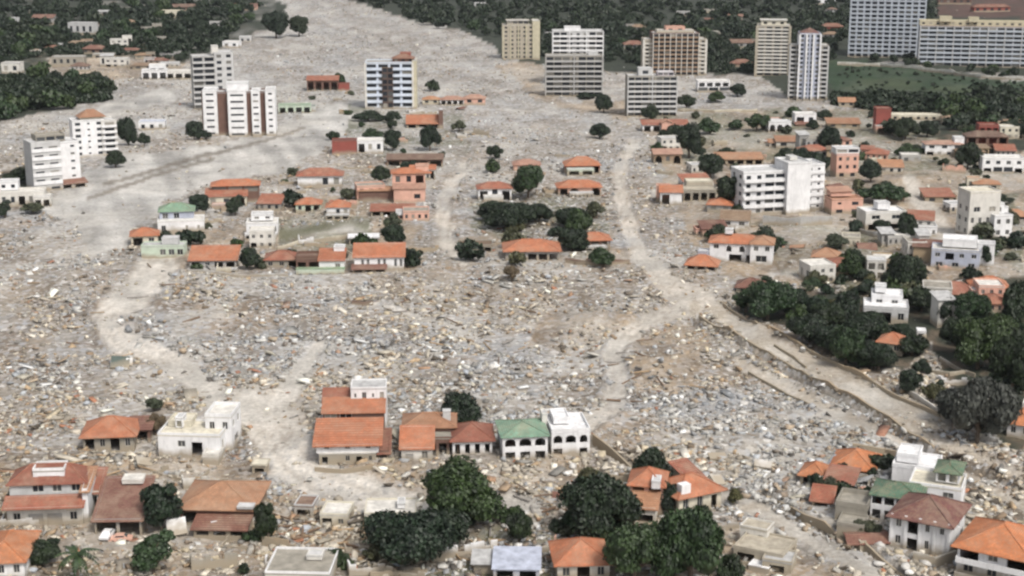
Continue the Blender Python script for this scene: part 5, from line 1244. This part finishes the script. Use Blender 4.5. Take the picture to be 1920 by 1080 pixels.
for lab, pts, h, t, key in [
    ('low concrete canal wall running along the far side of the diagonal ditch, right', [(1312, 594), (1410, 648), (1490, 692), (1570, 738), (1650, 778), (1750, 846)], .7, .5, 'tan'),
    ('brown ridge of broken wall curving behind the bright orange roof, lower right', [(1598, 842), (1660, 848), (1700, 862), (1740, 880)], 1.2, .5, 'tan'),
    ('low tan wall along the lower pale strip beside the diagonal ditch', [(1404, 700), (1440, 722), (1500, 752), (1530, 768)], .8, .4, 'cream'), ('short broken wall in the middle of the canal road', [(1452, 650), (1490, 672), (1512, 690)], .7, .4, 'beige'),
    ('broken kerb wall between the pale canal road and the dry bank, right', [(1356, 572), (1440, 622), (1532, 668), (1600, 704), (1680, 748), (1762, 785)], .9, .4, 'tan'),
    ('pale wall on top of the dry bank below the right-hand trees', [(1690, 733), (1720, 756), (1748, 775), (1772, 790)], 1.6, .3, 'offwhite'),
    ('pale parapet wall in the dry garden above the bank, right', [(1745, 700), (1780, 708), (1812, 700)], 1.0, .3, 'cream'),
    ('brown retaining wall between the white arched villa and the round tree', [(1112, 826), (1150, 850), (1184, 872)], 1.6, .4, 'tan'),
    ('tan canal wall along the lower right lane', [(1438, 926), (1510, 972), (1622, 1024), (1716, 1080)], .9, .4, 'tan'),
    ('pinkish white garden wall in front of the maroon-roofed villa', [(1712, 1050), (1752, 1058), (1792, 1046)], 2.2, .3, 'offwhite'),
    ('long pale wall between meadow and hotel, upper right', [(1570, 122), (1650, 125), (1765, 137), (1840, 147), (1918, 152)], 2.4, .4, 'offwhite'),
    ('pale grey retaining wall of the terrace below the white stepped building', [(1430, 422), (1500, 426), (1560, 420)], 3.0, .4, 'grey'),
    ('curved grey retaining wall below the mint-white villa', [(1612, 436), (1640, 446), (1672, 452)], 2.0, .3, 'palegrey'),
    ('white garden wall at the lower edge of the right-hand wood houses', [(1738, 542), (1790, 536), (1822, 526)], 1.6, .3, 'white'),
    ('low mud-stained wall along the foot of the stepped orange-roofed house', [(590, 880), (640, 884), (700, 886), (740, 886)], .9, .3, 'tan'),
    ('low pale garden wall below the lower village row', [(350, 514), (440, 520), (540, 522)], 1.0, .3, 'palegrey'),
    ('curving cream wall in the village centre lane', [(520, 470), (600, 452), (680, 445)], 1.2, .3, 'cream'),
    ('dark broken wall line across the rubble above the brown mound', [(520, 572), (560, 575), (600, 580)], .9, .5, 'brown'),
    ('thin dark wall remnant in the central rubble', [(660, 576), (680, 577), (700, 577)], .9, .5, 'brown'),
    ('grey wall remnant in the rubble below the central houses', [(806, 574), (830, 575), (850, 577)], 1.0, .5, 'grey'),
    ('pale long wall at the upper right mud field', [(1270, 208), (1340, 212), (1420, 210)], 1.4, .4, 'cream'),
    ('low brown bank wall at the right of the central tree island', [(1060, 492), (1120, 500), (1180, 496)], 1.6, .6, 'brown'),
    ('thin pale wall on the lane inside the right-hand wood', [(1762, 678), (1800, 698), (1828, 706)], 1.0, .3, 'offwhite')]:
    wall_run(lab, pts, h, t, key)

# ------------------------------------------------------------------ cars in the carport, pole, loose slabs, timber, boulders
def car(px, py, rot, paint, label):
    x, y = G(px, py); root = empty('parked_car', (x, y, Z(x, y) + .05), RAD(rot)); tag(root, label, 'car')
    prof = [(-2.1, .35), (-2.15, .75), (-1.9, .92), (-1.3, .98), (-.75, 1.42), (.65, 1.42), (1.2, .98), (2.0, .86), (2.15, .6), (2.1, .35)]
    V = []; n = len(prof)
    for s in (-1, 1): V += [(a, s * (.84 if z < 1.1 else .66), z) for a, z in prof]
    Fc = [tuple(range(n)), tuple(reversed(range(n, 2 * n)))] + [(i, i + n, (i + 1) % n + n, (i + 1) % n) for i in range(n)]
    link('body', mesh('body', V, Fc, plain_mat('car_' + paint, WC[paint], .35, .15, 1, 0)), root)
    for s in (-1, 1):
        W2 = [(-1.1, s * .80, 1.0), (.95, s * .80, 1.0), (.6, s * .70, 1.36), (-.7, s * .70, 1.36)]
        link('side_window', mesh('side_window', [(a, b + s * .02, c) for a, b, c in W2], [(0, 1, 2, 3) if s < 0 else (3, 2, 1, 0)], glass_mat()), root)
    link('windscreen', mesh('windscreen', [(.70, -.62, 1.40), (1.18, -.72, 1.02), (1.18, .72, 1.02), (.70, .62, 1.40)], [(0, 1, 2, 3)], glass_mat()), root, (.03, 0, .03))
    for a in (-1.3, 1.3):
        for s in (-1, 1):
            Vw, Fw = [], []; bar(Vw, Fw, (a, s * .72, .32), (a, s * .88, .32), .32)
            link('wheel', mesh('wheel', Vw, Fw, plain_mat('tyre', (.02, .02, .02), .8, .2, 4, 0)), root)
car(202, 1004, 84, 'white', 'white car in the carport under the dark red roof, lower left')
car(226, 1006, 6, 'pink', 'pinkish car parked beside the white one in front of the dark red roof')

def slab(name, label, cat, px, py, wpx, d, t, rot, tilt, key):
    x, y, z = P(px, py); w = wpx * mpp(py)
    V, Fc = [], []; box(V, Fc, -w / 2, w / 2, -d / 2, d / 2, -t / 2, t / 2)
    bm_m = mesh(name, V, Fc, wm(key)); o = link(name, bm_m, None, (x, y, z + .35 + abs(math.sin(tilt[0])) * d * .3 + abs(math.sin(tilt[1])) * w * .3))
    o.rotation_euler = (tilt[0], tilt[1], RAD(rot)); tag(o, label, cat)
slab('tilted_slab', 'dark green slab with a pale end lying in the rubble, left of centre', 'slab', 226, 690, 34, 4, .5, 10, (.5, .1), 'darkgreen')
slab('tilted_slab', 'white end piece leaning on the dark green slab', 'slab', 243, 688, 12, 2, .5, 20, (.8, .2), 'white')
slab('tarpaulin_panel', 'bright white panel tipped beside the verandah of the broad tan roof', 'panel', 332, 998, 36, 3.6, .25, 14, (.6, -.12), 'white')
slab('tilted_slab', 'pale cream slab lying on the track edge below the white villa', 'slab', 270, 868, 30, 3, .3, 24, (.2, .3), 'offwhite')
slab('tilted_slab', 'white slab tipped on the rubble right of the orange-roofed cream house', 'slab', 1345, 903, 26, 2.6, .4, 30, (.5, .2), 'white')
slab('tilted_slab', 'long grey roof slab sunk in the rubble beside the lower right lane', 'slab', 1345, 856, 34, 2.4, .5, 8, (.2, .05), 'grey')
slab('tilted_slab', 'white car-sized slab in the rubble right of the round tree', 'slab', 1430, 876, 32, 2.4, .9, -12, (.25, .1), 'white')
slab('tilted_slab', 'pale green awning slab tilted beside the arched villas', 'slab', 952, 850, 26, 2.6, .25, -40, (.5, .3), 'brown')
def pole(px, py, hpx, label):
    x, y, z = P(px, py); V, Fc = [], []; h = hpx * vmpp(py)
    bar(V, Fc, (0, 0, -.5), (0, 0, h), .14); bar(V, Fc, (-.9, 0, h * .93), (.9, 0, h * .93), .08)
    tag(link('utility_pole', mesh('utility_pole', V, Fc, plain_mat('weathered_wood', (.26, .21, .16), .9, .4, 3)), None, (x, y, z)), label, 'pole')
pole(140, 1040, 92, 'thin tan utility pole in front of the double red-roofed house'); pole(388, 798, 62, 'dark grey pole with a bent cross arm behind the white villa'); pole(1020, 1030, 44, 'grey leaning pole beside the small dense tree')
pole(1180, 262, 30, 'thin pole in the upper rubble by the slab block'); pole(892, 500, 34, 'pale pole beside the low foundation in the centre')

LOGS = {}
def log_mesh(i):
    if i not in LOGS:
        V, Fc = [], []; bar(V, Fc, (-.5, 0, 0), (.5, 0, .0), .045); LOGS[i] = mesh('log', V, Fc, plain_mat(['log_brown', 'log_tan', 'log_grey'][i], [(.17, .11, .07), (.36, .26, .16), (.26, .24, .22)][i], .9, .4, 3))
    return LOGS[i]
LZ = [([(490, 968), (690, 985), (660, 1050), (500, 1030)], 34, 'broken timber in the wreckage below the pale track'), ([(850, 980), (960, 985), (960, 1060), (850, 1050)], 16, 'fallen timber right of the wide dark tree, bottom centre'), ([(960, 900), (1080, 900), (1050, 970), (960, 960)], 10, 'tan timber lying below the arched villas'),
      ([(120, 850), (280, 855), (260, 900), (160, 890)], 12, 'timber strewn behind the double red-roofed house'), ([(1120, 640), (1320, 620), (1320, 760), (1160, 760)], 14, 'driftwood on the brown mud right of the winding path'), ([(20, 480), (420, 540), (420, 700), (20, 700)], 24, 'driftwood log in the rubble at the left'), ([(500, 560), (1000, 560), (960, 700), (520, 690)], 20, 'driftwood log in the central rubble')]
for pts, n, lab in LZ:
    xs = [p[0] for p in pts]; ys = [p[1] for p in pts]
    for i in range(n):
        a, b = rnd.uniform(min(xs), max(xs)), rnd.uniform(min(ys), max(ys)); x, y, z = P(a, b)
        if near_building(np.array([x]), np.array([y]))[0]: continue
        L = rnd.uniform(3, 7.5); o = link('log', log_mesh(rnd.randrange(3)), None, (x, y, z + .35)); o.scale = (L, rnd.uniform(3, 6), rnd.uniform(3, 6)); o.rotation_euler = (0, rnd.uniform(-.18, .18), rnd.uniform(0, 3.14))
        o['group'] = 'loose timber on the rubble'; spot(o, 'log lying', a, b, 'log')
def bzone(px, py):
    if py > 800: return 'lower right' if px > 1100 else 'lower left'
    if py < 330: return 'upper' if px > 500 else 'upper left'
    return 'left' if px < 480 else ('middle' if px < 1060 else 'right')
px_, py_, x_, y_, s_ = scatter(9000, .8, 2.1, 2.4)
vis = (px_ > 0) & (px_ < 1920) & (py_ > 5) & (py_ < 1078)
px_, py_, x_, y_, s_ = (q[vis] for q in (px_, py_, x_, y_, s_))
order = np.argsort(-s_ / np.array([mpp(v) for v in py_]) * rng.uniform(.5, 1.3, len(s_)))[:292]
TONES = [('pale', (.52, .505, .48)), ('white', (.70, .69, .67)), ('grey', (.33, .335, .34)), ('tan', (.40, .32, .235)), ('bluish grey', (.38, .405, .44))]
for i in order:
    nm, c = TONES[rnd.choices(range(5), [40, 18, 22, 12, 10])[0]]
    s = float(s_[i]) * .5; x, y = float(x_[i]), float(y_[i])
    o = link('boulder', boulder_mesh(rnd.randrange(5), c), None, (x, y, Z(x, y) + s * .22), rnd.uniform(0, 6.28), (s, s * rnd.uniform(.8, 1.1), s * rnd.uniform(.7, 1.0)))
    o['group'] = 'boulders in the debris field'; spot(o, nm + ' boulder', float(px_[i]), float(py_[i]), 'boulder')
B = lambda w, d, h, **k: dict(w=w, d=d, h=h, **k)
# stubs of walls, fallen roofs and scrub between the houses
def free(a, b, r):
    if any(abs(a - q) < 50 and abs(b - r2) < 30 for q, r2 in ((332, 998), (215, 1010), (486, 890), (1420, 1050), (1450, 425), (1540, 425), (640, 915), (720, 930), (570, 890))): return False
    x, y = G(a, b)
    return not any(math.hypot(x - bx, y - by) < .5 * max(bw, bd) + r for bx, by, bw, bd in BUILT)
# smaller houses of the damaged quarters, each on its free plot
QUARTER = [([(1200, 225), (1560, 215), (1900, 215), (1900, 500), (1560, 540), (1400, 500), (1300, 420)], 36, (32, 54)), ([(10, 20), (440, 30), (380, 80), (220, 120), (10, 130)], 15, (22, 44)), ([(60, 88), (340, 92), (340, 128), (210, 148), (60, 148)], 9, (26, 46)), ([(480, 380), (840, 300), (860, 330), (840, 470), (480, 480)], 5, (36, 52)), ([(1740, 570), (1910, 560), (1910, 630), (1780, 620)], 4, (40, 60)), ([(1010, 30), (1560, 20), (1560, 90), (1010, 90)], 9, (16, 30))]
for pts, n, (wa, wb) in QUARTER:
    xs = [p[0] for p in pts]; ys = [p[1] for p in pts]; k = 0
    for _ in range(n * 40):
        if k >= n: break
        a, b = rnd.uniform(min(xs), max(xs)), rnd.uniform(min(ys), max(ys)); w = rnd.uniform(wa, wb)
        if not poly(np.array([a]), np.array([b]), pts)[0] or not free(a, b, w * mpp(b) * .6) or classes(np.array([a]), np.array([b]))[0][0] > .2: continue
        k += 1; far_ = b < 140
        wk = rnd.choice(['white', 'offwhite', 'cream', 'pink', 'grey', 'tan', 'offwhite']); rf = rnd.choice(['hip', 'flat', 'shed', 'flat']); rc_ = rnd.choice(['red', 'tan', 'orange', 'brick', 'mud']) if rf != 'flat' else rnd.choice(['concrete', 'offwhite', 'mudgrey'])
        if far_: wk = rnd.choice(['palegrey', 'grey', 'offwhite', 'mudgrey']); rc_ = rnd.choice(['brown', 'brick', 'mud']) if rf != 'flat' else 'concrete'
        hh = rnd.choice([3.0, 3.2, 5.6]) / vmpp(b)
        L_ = LAND[:]
        bl = [B(w, rnd.uniform(6, 9), hh, wc=wk, roof=rf, rc=rc_, rh=rnd.uniform(1.2, 2.0), par=.4, F=['w%d' % rnd.randint(2, 4), 'w1,o1,w1'][:1] if hh * vmpp(b) < 4 else ['o1,w2', 'w3'], R='w1', L='w2')]
        if rnd.random() < .6: bl.append(B(w * .55, 5, hh * rnd.choice([.7, 1.4]), x=w * .45 * rnd.choice([-1, 1]), y=rnd.uniform(-1, 3), wc=wk, roof=rnd.choice(['flat', 'shed']), rc=rc_ if rf != 'flat' else 'concrete', rh=.9, par=.3, F='w1,o1'))
        o = house('house', None, a, b, rnd.uniform(-16, 16), bl)
        LAND[:] = L_
        cw = {'white': 'white', 'offwhite': 'off-white', 'cream': 'cream', 'pink': 'pink', 'grey': 'grey', 'tan': 'tan', 'palegrey': 'pale grey', 'mudgrey': 'muddy'}[wk]
        cr = {'red': 'red roof', 'tan': 'tan roof', 'orange': 'orange roof', 'brick': 'dark red roof', 'mud': 'brown roof', 'brown': 'dark brown roof', 'concrete': 'flat roof', 'offwhite': 'flat roof', 'mudgrey': 'flat roof'}[rc_]
        spot(o, '%s house with %s' % (cw, cr), a, b, 'house')
AREAS = [([(250, 420), (470, 330), (800, 300), (830, 480), (770, 520), (340, 520)], 26, 16), ([(1180, 220), (1560, 210), (1920, 210), (1920, 540), (1560, 560), (1380, 520), (1230, 330)], 40, 105), ([(880, 290), (1150, 290), (1200, 500), (880, 500)], 12, 12), ([(520, 130), (960, 190), (880, 300), (620, 290)], 12, 12),
         ([(0, 880), (480, 900), (560, 965), (700, 992), (1060, 970), (1060, 1080), (0, 1080)], 26, 16), ([(1060, 880), (1500, 1000), (1600, 1080), (1060, 1080)], 8, 12), ([(1500, 880), (1660, 880), (1640, 1040), (1560, 1000)], 8, 8), ([(1690, 690), (1860, 690), (1880, 780), (1790, 770)], 2, 8), ([(1480, 560), (1760, 540), (1760, 690), (1620, 690), (1500, 625)], 3, 26), ([(1770, 560), (1925, 560), (1925, 770), (1860, 720), (1790, 650)], 1, 18)]
for pts, nw, nb in AREAS:
    xs = [p[0] for p in pts]; ys = [p[1] for p in pts]
    def pick(r):
        for _ in range(60):
            a, b = rnd.uniform(min(xs), max(xs)), rnd.uniform(min(ys), max(ys))
            if poly(np.array([a]), np.array([b]), pts)[0] and free(a, b, r):
                t = classes(a + np.array([0, -34, 34, 0, 0.]), b + np.array([0, 0, 0, -16, 16.]))[0].max()
                if t < .3: return a, b
        return None
    for i in range(nw):
        q = pick(1.0)
        if not q: continue
        x, y, z = P(*q); V, Fc = [], []; kind = rnd.random()
        if kind < .86:
            L, L2, h, key = rnd.uniform(4, 11), rnd.uniform(2, 6), rnd.uniform(.9, 2.7), rnd.choice(['offwhite', 'tan', 'grey', 'pink', 'mudgrey', 'white', 'beige', 'cream'])
            for (fx, fy, ln) in ((1, 0, L), (0, 1, L2)):
                n = max(2, int(ln / 1.1)); p = 0
                for j in range(n):
                    a0, a1 = ln * j / n, ln * (j + 1) / n; hh = h * rnd.uniform(.45, 1.0)
                    if fx: box(V, Fc, a0 + .001, a1 - .001, 0, .28, -1, hh)
                    else: box(V, Fc, 0.002, .282, a0 + .29, a1 + .289, -1, hh)
            o = link('broken_wall', mesh('broken_wall', V, Fc, wm(key)), None, (x, y, z), rnd.uniform(-.5, .5))
            tone = {'offwhite': 'pale', 'cream': 'cream', 'white': 'white', 'grey': 'grey', 'mudgrey': 'muddy', 'pink': 'pinkish', 'tan': 'tan', 'beige': 'beige'}[key]
            o['kind'] = 'thing'; o['group'] = 'stubs of broken walls'; spot(o, tone + ' broken wall', q[0], q[1], 'broken wall')
        else:
            w, d = rnd.uniform(4, 8), rnd.uniform(3, 5); rc = rnd.choice(['red', 'brick', 'tan', 'brick'])
            VV, FF, r = roof_geo('gable', w, d, 0, .8, .2)
            o = link('collapsed_roof', mesh('collapsed_roof', VV, FF, rm(rc)), None, (x, y, z + .55), rnd.uniform(-.6, .6)); o.rotation_euler = (rnd.uniform(-.2, .3), rnd.uniform(-.15, .15), rnd.uniform(-.6, .6))
            o['group'] = 'fallen roofs on the ground'; spot(o, {'red': 'red', 'brick': 'brick red', 'tan': 'tan', 'orange': 'orange'}[rc] + ' fallen roof', q[0], q[1], 'fallen roof')
    for i in range(nb):
        q = pick(.5)
        if not q: continue
        s = (rnd.uniform(2.4, 6.5) if rnd.random() < .6 or q[1] > 720 else rnd.uniform(6, 11)) / mpp(q[1]); lf = rnd.choice(['dark', 'olive', 'mid', 'olive', 'dark'])
        o = tree(q[0], q[1], s, s * rnd.uniform(.5, .85), rnd.choice(['s0', 's1', 'f0', 'f1', 'f2']), lf, None, 'scrub bushes between the houses', name='bush', far=True, lift=.02)
        spot(o, {'dark': 'dark', 'olive': 'olive', 'mid': 'green'}[lf] + ' bush', q[0], q[1], 'bush')
settle()
rockpile('rubble', 150000, .26, 1.55, 'rock', 'grey and tan stones covering the debris field', 2.5)
rockpile('broken_slabs', 16000, .5, 1.9, 'slab', 'flat pieces of broken walls and roofs in the debris field')
rockpile('wreckage', 3600, 1.4, 3.6, 'slab', 'larger broken slabs and sheets jammed in the debris field', 3.0)
rockpile('driftwood', 7000, .4, 1.2, 'beam', 'splintered timber and driftwood in the debris field')

# ------------------------------------------------------------------ the air
V, Fc = [], []
box(V, Fc, -8900, 8900, -400, 11800, -7.2, 114)
hm = bpy.data.materials.new('haze_air'); hm.use_nodes = True
hn = hm.node_tree.nodes; hn.clear()
ho = hn.new('ShaderNodeOutputMaterial'); hv = hn.new('ShaderNodeVolumePrincipled')
hv.inputs['Color'].default_value = (.80, .86, .95, 1); hv.inputs['Density'].default_value = .00003; hv.inputs['Anisotropy'].default_value = .2
hm.node_tree.links.new(hv.outputs[0], ho.inputs['Volume'])
tag(link('haze', mesh('haze', V, Fc, hm)), 'thin bluish air over the valley', kind='stuff')
